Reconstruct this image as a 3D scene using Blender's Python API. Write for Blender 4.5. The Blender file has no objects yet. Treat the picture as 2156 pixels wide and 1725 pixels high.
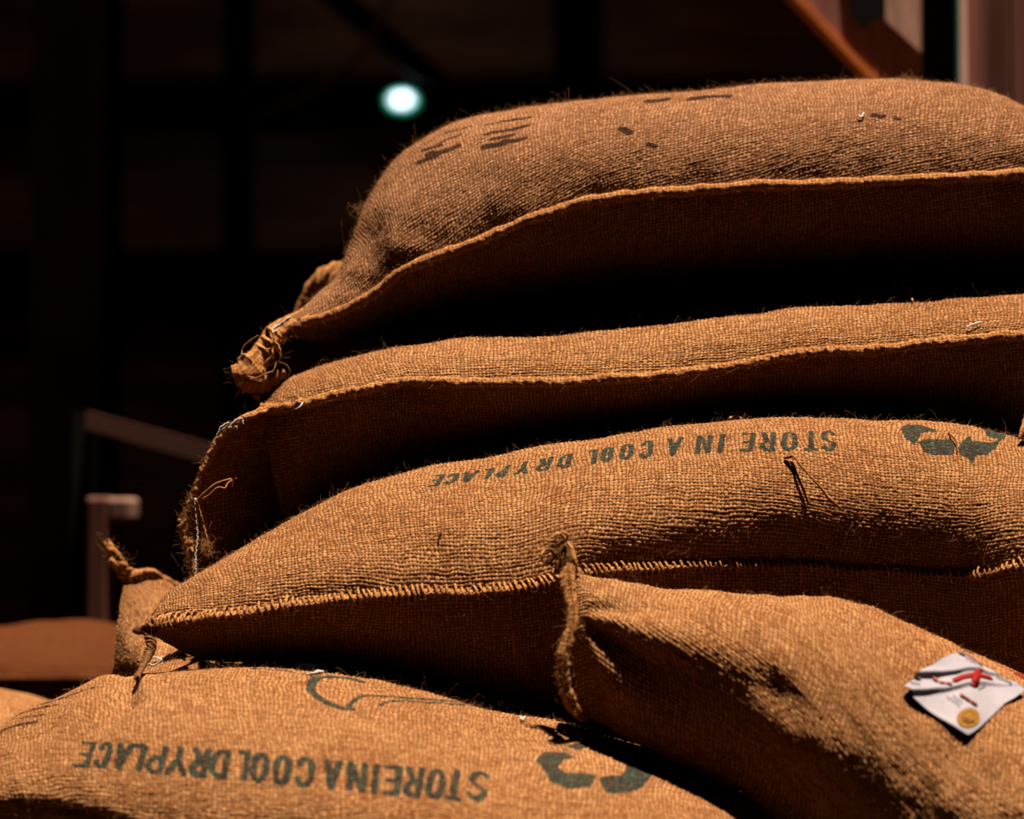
import bpy, math, random
import numpy as np
from mathutils import Vector
from mathutils.bvhtree import BVHTree

# ------------------------------------------------------------------ camera, world, sun, exposure
sc = bpy.context.scene
col = sc.collection
W, H = 2156.0, 1725.0
LENS, SENSOR = 85.0, 36.0
FPX = LENS / SENSOR * W
PITCH = math.radians(2.5)
CAMY, CAMZ = -2.2, 0.5
cam_data = bpy.data.cameras.new('camera')
cam_data.lens = LENS
cam_data.sensor_width = SENSOR
cam_data.sensor_fit = 'HORIZONTAL'
cam_data.clip_start = 0.05
cam_data.dof.use_dof = True
cam_data.dof.focus_distance = 2.08
cam_data.dof.aperture_fstop = 4.2
cam = bpy.data.objects.new('camera', cam_data)
cam.location = (0, CAMY, CAMZ)
cam.rotation_euler = (math.pi / 2 + PITCH, 0, 0)
col.objects.link(cam)
sc.camera = cam

world = bpy.data.worlds.new('world')
sc.world = world
world.use_nodes = True
bg = world.node_tree.nodes['Background']
bg.inputs['Color'].default_value = (1.0, 0.72, 0.55, 1)
bg.inputs['Strength'].default_value = 0.022

SUN_DIR = Vector((0.11, -0.04, 0.98)).normalized()      # towards the sun
sun_data = bpy.data.lights.new('sun', 'SUN')
sun_data.energy = 26.0
sun_data.color = (1.0, 0.86, 0.68)
sun_data.angle = math.radians(0.6)
sun = bpy.data.objects.new('sun', sun_data)
sun.rotation_euler = SUN_DIR.to_track_quat('Z', 'Y').to_euler()
sun.location = (2, -1, 6)
col.objects.link(sun)

sc.cycles.diffuse_bounces = 3
vs = sc.view_settings
vs.view_transform = 'Standard'
vs.look = 'None'
vs.exposure = 0.06
vs.gamma = 1.0
vs.use_curve_mapping = False

RES = 0.00072            # size of the fine cloth grid, metres
PITCHW = 0.0037; PU, PV = 0.0034, 0.0030          # distance between yarns
rng = np.random.default_rng(7)

# ------------------------------------------------------------------ helpers
def P(px, py, Y):
    """point of the place that lies on the sight line of a photo pixel, at depth Y"""
    a = (px - W / 2) / FPX
    c = (H / 2 - py) / FPX
    dy = math.cos(PITCH) - c * math.sin(PITCH)
    dz = math.sin(PITCH) + c * math.cos(PITCH)
    t = (Y - CAMY) / dy
    return np.array([a * t, Y, CAMZ + dz * t])

def project(co):
    x = co[..., 0]; y = co[..., 1] - CAMY; z = co[..., 2] - CAMZ
    f = y * math.cos(PITCH) + z * math.sin(PITCH)
    u = -y * math.sin(PITCH) + z * math.cos(PITCH)
    return W / 2 + FPX * x / f, H / 2 - FPX * u / f

def pchip(xs, ys, x):
    xs = np.asarray(xs, float); ys = np.asarray(ys, float)
    h = np.diff(xs)[:, None]; d = np.diff(ys, axis=0) / h
    m = np.zeros_like(ys)
    w1 = 2 * h[1:] + h[:-1]; w2 = h[1:] + 2 * h[:-1]
    with np.errstate(divide='ignore', invalid='ignore'):
        hm = (w1 + w2) / (w1 / d[:-1] + w2 / d[1:])
    hm[~np.isfinite(hm)] = 0
    hm[(d[:-1] * d[1:]) <= 0] = 0
    m[1:-1] = hm; m[0] = d[0]; m[-1] = d[-1]
    i = np.clip(np.searchsorted(xs, x) - 1, 0, len(xs) - 2)
    hh = h[i]; t = ((x - xs[i])[:, None]) / hh
    return ((2*t**3 - 3*t**2 + 1) * ys[i] + (t**3 - 2*t**2 + t) * hh * m[i]
            + (-2*t**3 + 3*t**2) * ys[i+1] + (t**3 - t**2) * hh * m[i+1])

def vnoise(x, y, seed=0):
    xi = np.floor(x).astype(np.int64); yi = np.floor(y).astype(np.int64)
    xf = x - xi; yf = y - yi
    def hsh(a, b):
        n = (a * 374761393 + b * 668265263 + seed * 974634777) & 0xFFFFFFFF
        n = ((n ^ (n >> 13)) * 1274126177) & 0xFFFFFFFF
        return ((n ^ (n >> 16)) & 0xFFFF) / 65535.0
    sx = xf * xf * (3 - 2 * xf); sy = yf * yf * (3 - 2 * yf)
    a = hsh(xi, yi); b = hsh(xi + 1, yi); c = hsh(xi, yi + 1); d = hsh(xi + 1, yi + 1)
    return (a + (b - a) * sx) * (1 - sy) + (c + (d - c) * sx) * sy - 0.5

def fbm(x, y, seed=0, n=3):
    r = 0; k = 1.0
    for i in range(n):
        r = r + k * vnoise(x * 2**i, y * 2**i, seed + i * 17); k *= 0.5
    return r

ROOTS = set()

def add_mesh(name, verts, faces, mat, parent=None, uvs=None, smooth=True, attrs=None):
    """faces: (n,3) or (n,4) array, or list of tuples"""
    me = bpy.data.meshes.new(name)
    verts = np.asarray(verts, dtype=np.float32)
    if isinstance(faces, np.ndarray):
        k = faces.shape[1]; n = faces.shape[0]
        me.vertices.add(len(verts)); me.vertices.foreach_set('co', verts.ravel())
        me.loops.add(n * k); me.loops.foreach_set('vertex_index', faces.astype(np.int32).ravel())
        me.polygons.add(n)
        me.polygons.foreach_set('loop_start', np.arange(0, n * k, k, dtype=np.int32))
        me.polygons.foreach_set('use_smooth', np.full(n, smooth, dtype=bool))
        me.update(calc_edges=True)
        lv = faces.ravel()
    else:
        me.from_pydata([tuple(v) for v in verts.tolist()], [], faces)
        for p in me.polygons: p.use_smooth = smooth
        lv = np.zeros(len(me.loops), dtype=np.int32); me.loops.foreach_get('vertex_index', lv)
    if uvs is not None:
        l = me.uv_layers.new(name='UVMap')
        l.data.foreach_set('uv', np.asarray(uvs, dtype=np.float32)[lv].ravel())
    if attrs:
        for an, arr in attrs.items():
            a = me.attributes.new(an, 'FLOAT_COLOR', 'POINT')
            buf = np.ones((len(verts), 4), dtype=np.float32); buf[:, :3] = arr
            a.data.foreach_set('color', buf.ravel())
    me.materials.append(mat)
    o = bpy.data.objects.new(name, me)
    col.objects.link(o)
    if parent is not None:
        o.parent = parent
        if parent.name in ROOTS: o.location = -parent.location
    return o

def thing(name, label, cat, loc=(0, 0, 0), group=None):
    o = bpy.data.objects.new(name, None)
    o.empty_display_size = 0.05
    o.location = Vector([float(v) for v in loc])
    col.objects.link(o)
    o['label'] = label; o['category'] = cat; ROOTS.add(o.name)
    if group: o['group'] = group
    return o

def tag(o, label, cat, group=None):
    o['label'] = label; o['category'] = cat
    if group: o['group'] = group
    return o

def struct(o):
    o['kind'] = 'structure'; return o

def grid_faces(nu, nv, wrap_v=False):
    i = np.arange(nu - 1)[:, None]; j = np.arange(nv if wrap_v else nv - 1)[None, :]
    j2 = (j + 1) % nv
    a = i * nv + j; b = (i + 1) * nv + j; c = (i + 1) * nv + j2; d = i * nv + j2
    return np.stack([a, b, c, d], axis=-1).reshape(-1, 4)

def grid_normals(G, wrap=False):
    du = np.gradient(G, axis=0)
    if wrap:
        dv = (np.roll(G, -1, axis=1) - np.roll(G, 1, axis=1)) / 2
    else:
        dv = np.gradient(G, axis=1)
    n = np.cross(du, dv)
    l = np.linalg.norm(n, axis=-1, keepdims=True); l[l < 1e-12] = 1
    return n / l

def smooth_path(pts, n):
    pts = np.asarray(pts, float)
    d = np.r_[0, np.cumsum(np.linalg.norm(np.diff(pts, axis=0), axis=1))]
    keep = np.r_[True, np.diff(d) > 1e-7]
    return pchip(d[keep], pts[keep], np.linspace(0, d[-1], n)), d[-1]

def frames(path):
    t = np.gradient(path, axis=0); t /= np.linalg.norm(t, axis=1, keepdims=True) + 1e-12
    up = np.array([0.0, -0.6, 0.8])
    n = np.zeros_like(path)
    v = up - t[0] * np.dot(up, t[0]); v /= np.linalg.norm(v)
    for k in range(len(path)):
        v = v - t[k] * np.dot(v, t[k]); v /= np.linalg.norm(v) + 1e-12
        n[k] = v
    return t, n, np.cross(t, n)

def tube_arrays(path, radii, sides=10, flat=1.0, rough=0.0, seed=1, caps=True, wl=0.006):
    path = np.asarray(path, float); N = len(path)
    radii = np.broadcast_to(np.asarray(radii, float), (N,)).copy()
    t, n, b = frames(path)
    ang = np.linspace(0, 2 * np.pi, sides, endpoint=False)
    L = np.r_[0, np.cumsum(np.linalg.norm(np.diff(path, axis=0), axis=1))]
    R = radii[:, None] * (1 + rough * 2 * fbm(L[:, None] / wl + 0 * ang, ang * 1.3 + 0 * L[:, None], seed))
    V = path[:, None] + (n[:, None] * (np.cos(ang) * flat)[None, :, None] + b[:, None] * np.sin(ang)[None, :, None]) * R[..., None]
    uv = np.stack([np.broadcast_to(L[:, None] / PITCHW, R.shape), np.broadcast_to(ang[None] * radii.max() / PITCHW, R.shape)], -1)
    V = V.reshape(-1, 3); uv = uv.reshape(-1, 2)
    F = grid_faces(N, sides, True)
    if caps:
        V = np.vstack([V, path[0] , path[-1]]); uv = np.vstack([uv, uv[:1], uv[-1:]])
        a = np.arange(sides); c0 = N * sides; c1 = c0 + 1
        f0 = np.stack([a, (a + 1) % sides, np.full(sides, c0), np.full(sides, c0)], -1)
        # triangles as quads are invalid: build separately
        return V, F, uv, (f0[:, :3], np.stack([(N-1)*sides + (a + 1) % sides, (N-1)*sides + a, np.full(sides, c1)], -1))
    return V, F, uv, None

def merge(parts):
    """list of (V,F,uv,caps) -> triangles"""
    Vs, Fs, Us = [], [], []; off = 0
    for V, F, uv, caps in parts:
        Vs.append(V); Us.append(uv)
        Fs.append(np.vstack([F[:, [0, 1, 2]], F[:, [0, 2, 3]]]) + off)
        if caps is not None:
            Fs.append(caps[0] + off); Fs.append(caps[1] + off)
        off += len(V)
    return np.vstack(Vs), np.vstack(Fs), np.vstack(Us)

def tube(name, pts, radii, mat, parent=None, n=None, sides=10, flat=1.0, rough=0.0, seed=1, wl=0.006):
    n = n or max(8, len(pts) * 8)
    path, L = smooth_path(pts, n)
    if np.ndim(radii) > 0:
        radii = np.interp(np.linspace(0, 1, n), np.linspace(0, 1, len(radii)), radii)
    V, F, uv = merge([tube_arrays(path, radii, sides, flat, rough, seed, True, wl)])
    return add_mesh(name, V, F, mat, parent, uv)

def box(name, lo, hi, mat, parent=None, bevel=0.0):
    lo = np.array(lo, float); hi = np.array(hi, float)
    v = [(x, y, z) for x in (lo[0], hi[0]) for y in (lo[1], hi[1]) for z in (lo[2], hi[2])]
    f = [(0, 1, 3, 2), (4, 6, 7, 5), (0, 4, 5, 1), (2, 3, 7, 6), (0, 2, 6, 4), (1, 5, 7, 3)]
    o = add_mesh(name, v, f, mat, parent, smooth=False)
    if bevel:
        m = o.modifiers.new('bevel', 'BEVEL'); m.width = bevel; m.segments = 2
    return o

def prism(name, front, depth, mat, parent=None, bevel=0.0):
    """front: list of 3D points of a planar outline; extruded along +Y by depth"""
    front = [np.asarray(p, float) for p in front]
    n = len(front)
    back = [p + np.array([0, depth, 0]) for p in front]
    f = [tuple(range(n)), tuple(range(2 * n - 1, n - 1, -1))]
    for i in range(n):
        j = (i + 1) % n
        f.append((j, i, n + i, n + j))
    o = add_mesh(name, front + back, f, mat, parent, smooth=False)
    if bevel:
        m = o.modifiers.new('bevel', 'BEVEL'); m.width = bevel; m.segments = 2
    return o

# ------------------------------------------------------------------ materials
def new_mat(name):
    m = bpy.data.materials.new(name); m.use_nodes = True
    nt = m.node_tree
    for n in list(nt.nodes): nt.nodes.remove(n)
    out = nt.nodes.new('ShaderNodeOutputMaterial')
    bs = nt.nodes.new('ShaderNodeBsdfPrincipled')
    nt.links.new(bs.outputs[0], out.inputs[0])
    return m, nt, bs

class NB:
    def __init__(s, nt): s.nt = nt
    def m(s, op, a, b=None, c=None):
        n = s.nt.nodes.new('ShaderNodeMath'); n.operation = op
        for i, v in enumerate((a, b, c)):
            if v is None: continue
            if isinstance(v, (int, float)): n.inputs[i].default_value = v
            else: s.nt.links.new(v, n.inputs[i])
        return n.outputs[0]
    def comb(s, x, y, z=0.0):
        n = s.nt.nodes.new('ShaderNodeCombineXYZ')
        for i, v in enumerate((x, y, z)):
            if isinstance(v, (int, float)): n.inputs[i].default_value = v
            else: s.nt.links.new(v, n.inputs[i])
        return n.outputs[0]
    def noise(s, vec, scale, detail=2.0, rough=0.5):
        n = s.nt.nodes.new('ShaderNodeTexNoise')
        n.inputs['Scale'].default_value = scale; n.inputs['Detail'].default_value = detail
        n.inputs['Roughness'].default_value = rough
        if vec is not None: s.nt.links.new(vec, n.inputs['Vector'])
        return n.outputs['Fac']
    def mix(s, fac, a, b, blend='MIX'):
        n = s.nt.nodes.new('ShaderNodeMix'); n.data_type = 'RGBA'; n.blend_type = blend
        for idx, v in ((0, fac), (6, a), (7, b)):
            if isinstance(v, (int, float)): n.inputs[idx].default_value = v
            elif isinstance(v, tuple): n.inputs[idx].default_value = (*v, 1)
            else: s.nt.links.new(v, n.inputs[idx])
        return n.outputs[2]
    def ramp(s, fac, lo, hi):
        n = s.nt.nodes.new('ShaderNodeMapRange'); n.interpolation_type = 'SMOOTHSTEP'
        s.nt.links.new(fac, n.inputs[0]); n.inputs[1].default_value = lo; n.inputs[2].default_value = hi
        return n.outputs[0]

def jute_material(name, light, dark, weave_bump=0.0009, printed=False, gap=0.35):
    m, nt, bs = new_mat(name)
    b = NB(nt)
    uvn = nt.nodes.new('ShaderNodeUVMap'); uvn.uv_map = 'UVMap'
    sep = nt.nodes.new('ShaderNodeSeparateXYZ'); nt.links.new(uvn.outputs[0], sep.inputs[0])
    u, v = sep.outputs[0], sep.outputs[1]
    tc = nt.nodes.new('ShaderNodeTexCoord')
    obj = tc.outputs['Object']
    # small wander of the yarns
    wn = b.noise(uvn.outputs[0], 0.55, 1.0)
    wn2 = b.noise(uvn.outputs[0], 0.43, 1.0)
    x = b.m('SUBTRACT', b.m('FRACT', u), 0.5); y = b.m('SUBTRACT', b.m('FRACT', v), 0.5)
    par = b.m('SUBTRACT', b.m('MULTIPLY', b.m('MODULO', b.m('ADD', b.m('FLOOR', u), b.m('ADD', b.m('FLOOR', v), 20000.0)), 2.0), 2.0), 1.0)
    cx = b.m('COSINE', b.m('MULTIPLY', x, math.pi)); cy = b.m('COSINE', b.m('MULTIPLY', y, math.pi))
    warp = b.m('ADD', b.m('POWER', cy, 0.6), b.m('MULTIPLY', b.m('MULTIPLY', cx, par), 0.5))
    weft = b.m('SUBTRACT', b.m('POWER', cx, 0.6), b.m('MULTIPLY', b.m('MULTIPLY', cy, par), 0.5))
    hgt = b.m('MAXIMUM', warp, weft)
    iswarp = b.m('GREATER_THAN', warp, weft)
    # yarn-to-yarn colour and thickness variation, slubs along the yarn
    n_warp = b.noise(b.comb(b.m('MULTIPLY', u, 0.16), b.m('ADD', b.m('FLOOR', v), 0.5)), 0.9, 2.0)
    n_weft = b.noise(b.comb(b.m('ADD', b.m('FLOOR', u), 0.5), b.m('MULTIPLY', v, 0.16), 7.3), 0.9, 2.0)
    wnz = nt.nodes.new('ShaderNodeTexWhiteNoise'); wnz.noise_dimensions = '3D'
    nt.links.new(b.comb(b.m('FLOOR', u), b.m('FLOOR', v), iswarp), wnz.inputs['Vector'])
    cellr = wnz.outputs['Value']
    yn = b.m('ADD', b.m('MULTIPLY', n_warp, iswarp), b.m('MULTIPLY', n_weft, b.m('SUBTRACT', 1.0, iswarp)))
    f_warp = b.noise(b.comb(b.m('MULTIPLY', u, 1.1), b.m('MULTIPLY', v, 9.0)), 1.0, 3.0, 0.65)
    f_weft = b.noise(b.comb(b.m('MULTIPLY', u, 9.0), b.m('MULTIPLY', v, 1.1), 3.1), 1.0, 3.0, 0.65)
    fib = b.m('ADD', b.m('MULTIPLY', f_warp, iswarp), b.m('MULTIPLY', f_weft, b.m('SUBTRACT', 1.0, iswarp)))
    big = b.noise(obj, 9.0, 3.0)
    fac = b.m('ADD', b.m('MULTIPLY', b.ramp(yn, 0.3, 0.7), 0.35), b.m('ADD', b.m('MULTIPLY', b.ramp(fib, 0.35, 0.68), 0.40), b.m('ADD', b.m('MULTIPLY', b.ramp(big, 0.3, 0.7), 0.15), b.m('MULTIPLY', b.m('SUBTRACT', cellr, 0.5), 0.5))))
    c = b.mix(fac, dark, light)
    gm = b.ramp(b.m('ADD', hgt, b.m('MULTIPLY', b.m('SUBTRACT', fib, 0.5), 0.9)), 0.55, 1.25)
    gap_shade = tuple(d * gap for d in dark)  # occlusion between the yarns put into the colour as darker gaps
    c = b.mix(gm, gap_shade, c)
    # sparse dark specks of bark in the jute
    sp = b.noise(obj, 160.0, 2.0, 0.6)
    c = b.mix(b.m('MULTIPLY', b.ramp(sp, 0.70, 0.78), 0.75), c, (0.05, 0.02, 0.008))
    if printed:
        at = nt.nodes.new('ShaderNodeAttribute'); at.attribute_name = 'print'
        s2 = nt.nodes.new('ShaderNodeSeparateColor'); nt.links.new(at.outputs['Color'], s2.inputs[0])
        up = b.m('MULTIPLY', b.ramp(hgt, 0.5, 1.0), b.ramp(fib, 0.22, 0.5))
        up = b.m('ADD', b.m('MULTIPLY', up, 0.32), 0.62)
        wob = b.m('MULTIPLY', b.m('SUBTRACT', cellr, 0.5), 0.55)
        gcol = b.mix(b.ramp(b.m('ADD', yn, b.m('MULTIPLY', b.m('SUBTRACT', cellr, .5), .4)), 0.35, 0.8), (0.006, 0.009, 0.010), (0.007, 0.030, 0.021))
        for k, ink in enumerate((gcol, (0.009, 0.004, 0.003), (0.12, 0.003, 0.002))):
            c = b.mix(b.m('MULTIPLY', b.ramp(b.m('ADD', s2.outputs[k], b.m('MULTIPLY', wob, b.ramp(s2.outputs[k], 0.02, 0.2))), 0.25, 0.7), up), c, ink)
    nt.links.new(c, bs.inputs['Base Color'])
    bs.inputs['Roughness'].default_value = 0.9
    bs.inputs['Specular IOR Level'].default_value = 0.02
    bs.inputs['Sheen Weight'].default_value = 0.0
    bs.inputs['Sheen Roughness'].default_value = 0.5
    bs.inputs['Sheen Tint'].default_value = (1, 0.7, 0.45, 1)
    bp = nt.nodes.new('ShaderNodeBump'); bp.inputs['Strength'].default_value = 1.0
    bp.inputs['Distance'].default_value = weave_bump
    hh = b.m('ADD', b.m('MULTIPLY', hgt, b.m('ADD', b.m('MULTIPLY', cellr, 0.7), 0.4)), b.m('ADD', b.m('MULTIPLY', fib, 1.6), b.m('MULTIPLY', yn, 0.8)))
    nt.links.new(hh, bp.inputs['Height'])
    nt.links.new(bp.outputs[0], bs.inputs['Normal'])
    return m

def plain(name, color, rough=0.6, metal=0.0, noise_amt=0.3, scale=12.0, spec=0.3, bump=0.0, stretch=None, emit=None, estr=0.0):
    m, nt, bs = new_mat(name); b = NB(nt)
    tc = nt.nodes.new('ShaderNodeTexCoord'); vec = tc.outputs['Object']
    if stretch:
        mp = nt.nodes.new('ShaderNodeMapping'); mp.inputs['Scale'].default_value = stretch
        nt.links.new(vec, mp.inputs[0]); vec = mp.outputs[0]
    n = b.noise(vec, scale, 4.0, 0.6)
    c = b.mix(b.ramp(n, 0.3, 0.7), tuple(x * (1 - noise_amt) for x in color), tuple(min(1, x * (1 + noise_amt)) for x in color))
    nt.links.new(c, bs.inputs['Base Color'])
    bs.inputs['Roughness'].default_value = rough; bs.inputs['Metallic'].default_value = metal
    bs.inputs['Specular IOR Level'].default_value = spec * 0.15
    if emit:
        bs.inputs['Emission Color'].default_value = (*emit, 1); bs.inputs['Emission Strength'].default_value = estr
    if bump:
        bp = nt.nodes.new('ShaderNodeBump'); bp.inputs['Distance'].default_value = bump
        nt.links.new(n, bp.inputs['Height']); nt.links.new(bp.outputs[0], bs.inputs['Normal'])
    return m

def fibre_material(name, color):
    m = bpy.data.materials.new(name); m.use_nodes = True; nt = m.node_tree
    for n in list(nt.nodes): nt.nodes.remove(n)
    out = nt.nodes.new('ShaderNodeOutputMaterial')
    d = nt.nodes.new('ShaderNodeBsdfDiffuse'); t = nt.nodes.new('ShaderNodeBsdfTranslucent'); mx = nt.nodes.new('ShaderNodeMixShader')
    b = NB(nt); tc = nt.nodes.new('ShaderNodeTexCoord')
    c = b.mix(b.noise(tc.outputs['Object'], 300.0, 1.0), tuple(x * 0.6 for x in color), color)
    nt.links.new(c, d.inputs[0]); nt.links.new(c, t.inputs[0]); mx.inputs[0].default_value = 0.35
    nt.links.new(d.outputs[0], mx.inputs[1]); nt.links.new(t.outputs[0], mx.inputs[2]); nt.links.new(mx.outputs[0], out.inputs[0])
    return m

JL, JD = (0.30, 0.152, 0.064), (0.105, 0.034, 0.010)
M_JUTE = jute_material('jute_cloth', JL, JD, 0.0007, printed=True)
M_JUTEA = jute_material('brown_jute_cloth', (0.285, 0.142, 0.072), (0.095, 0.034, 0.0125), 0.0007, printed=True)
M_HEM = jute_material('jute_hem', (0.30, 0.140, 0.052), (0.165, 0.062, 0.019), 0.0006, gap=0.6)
M_YARN = plain('jute_yarn', (0.196, 0.0882, 0.03185), 0.85, 0, 0.35, 400.0, 0.1, 0.0003)
M_JUTEDIM = jute_material('shaded_jute', (0.085, 0.025, 0.008), (0.05, 0.014, 0.004), 0.001, printed=False)  # shade on the far sack put into a darker, redder jute colour
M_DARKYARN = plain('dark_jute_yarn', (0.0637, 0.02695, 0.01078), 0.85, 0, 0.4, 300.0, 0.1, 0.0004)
M_WHITE = plain('white_thread', (0.245, 0.2156, 0.2058), 0.7, 0, 0.15, 500.0, 0.2, 0.0001)
M_FUZZ = fibre_material('jute_fibre', (0.2318, 0.1058, 0.04284))
M_PAPER = plain('white_card', (0.112, 0.100, 0.116), 0.55, 0, 0.05, 40.0, 0.4, 0.0002)
M_RED = plain('red_ink', (0.085, 0.0025, 0.002), 0.6, 0, 0.2, 200.0)
M_PALERED = plain('pale_red_ink', (0.11, 0.03, 0.022), 0.6, 0, 0.3, 200.0)
M_GREYINK = plain('grey_ink', (0.03, 0.022, 0.025), 0.6, 0, 0.3, 200.0)
M_GOLD = plain('gold_foil', (0.085, 0.038, 0.003), 0.6, 0, 0.15, 200.0)
M_GOLDD = plain('dark_gold_foil', (0.0784, 0.0343, 0.00392), 0.6, 0.0, 0.15, 200.0)

# ------------------------------------------------------------------ lettering strokes (box 0..1 wide, 0 = foot of letter, 1 = head)
def arc(cx, cy, rx, ry, a0, a1, n=8):
    return [(cx + rx * math.cos(math.radians(a)), cy + ry * math.sin(math.radians(a))) for a in np.linspace(a0, a1, n)]
GL = {
 'S': [arc(.5, .74, .4, .24, 20, 200, 8) + arc(.5, .26, .4, .24, 70, -160, 9)],
 'T': [[(.02, .98), (.98, .98)], [(.5, .98), (.5, 0)]],
 'O': [[(.12, .3), (.12, .7)] + arc(.5, .7, .38, .28, 180, 0, 7) + [(.88, .3)] + arc(.5, .3, .38, .28, 0, -180, 7)],
 'R': [[(.1, 0), (.1, .98), (.6, .98), (.88, .86), (.88, .64), (.6, .5), (.1, .5)], [(.5, .5), (.9, 0)]],
 'E': [[(.9, .98), (.12, .98), (.12, 0), (.9, 0)], [(.12, .5), (.75, .5)]],
 'I': [[(.5, 0), (.5, .98)]],
 'N': [[(.1, 0), (.1, .98), (.9, 0), (.9, .98)]],
 'A': [[(.02, 0), (.5, .98), (.98, 0)], [(.2, .3), (.8, .3)]],
 'C': [arc(.5, .7, .4, .28, 10, 180, 7) + arc(.5, .28, .4, .28, 180, 350, 7)],
 'L': [[(.12, .98), (.12, 0), (.9, 0)]],
 'D': [[(.1, 0), (.1, .98), (.5, .98), (.88, .78), (.88, .22), (.5, 0), (.1, 0)]],
 'P': [[(.1, 0), (.1, .98), (.6, .98), (.9, .86), (.9, .58), (.6, .44), (.1, .44)]],
 'Y': [[(.02, .98), (.5, .5), (.98, .98)], [(.5, .5), (.5, 0)]],
}

def upside_down_text(letters, foot, head):
    """letters: (char, x_left, x_right) in reading order reversed; foot/head: polylines (x, y) of the feet and heads of the upside-down line"""
    fx, fy = zip(*foot); hx, hy, hs = zip(*head)
    out = []
    for ch, x0, x1 in letters:
        for st in GL[ch]:
            pts = []
            for gx, gy in st:
                px = x1 - gx * (x1 - x0)
                sh = np.interp(px, hx, hs)
                px = x1 - 4.5 - gx * (x1 - x0 - 9); pts.append((px + sh * (gy - 0.5), np.interp(px, fx, fy) * (1 - gy) + np.interp(px, hx, hy) * gy))
            out.append(pts)
    return out

# ------------------------------------------------------------------ the sack
class Sack: pass

def edge_dist(A, B, pts):
    """distance of every (A,B) to a polyline"""
    best = np.full(A.shape, 1e9)
    for (x0, y0), (x1, y1) in zip(pts[:-1], pts[1:]):
        dx, dy = x1 - x0, y1 - y0; L = dx * dx + dy * dy + 1e-18
        t = np.clip(((A - x0) * dx + (B - y0) * dy) / L, 0, 1)
        best = np.minimum(best, np.hypot(A - x0 - t * dx, B - y0 - t * dy))
    return best

def inside(A, B, pts):
    r = np.zeros(A.shape, bool); n = len(pts)
    for i in range(n):
        x0, y0 = pts[i]; x1, y1 = pts[(i + 1) % n]
        c = ((y0 > B) != (y1 > B)) & (A < (x1 - x0) * (B - y0) / (y1 - y0 + 1e-18) + x0)
        r ^= c
    return r

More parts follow.
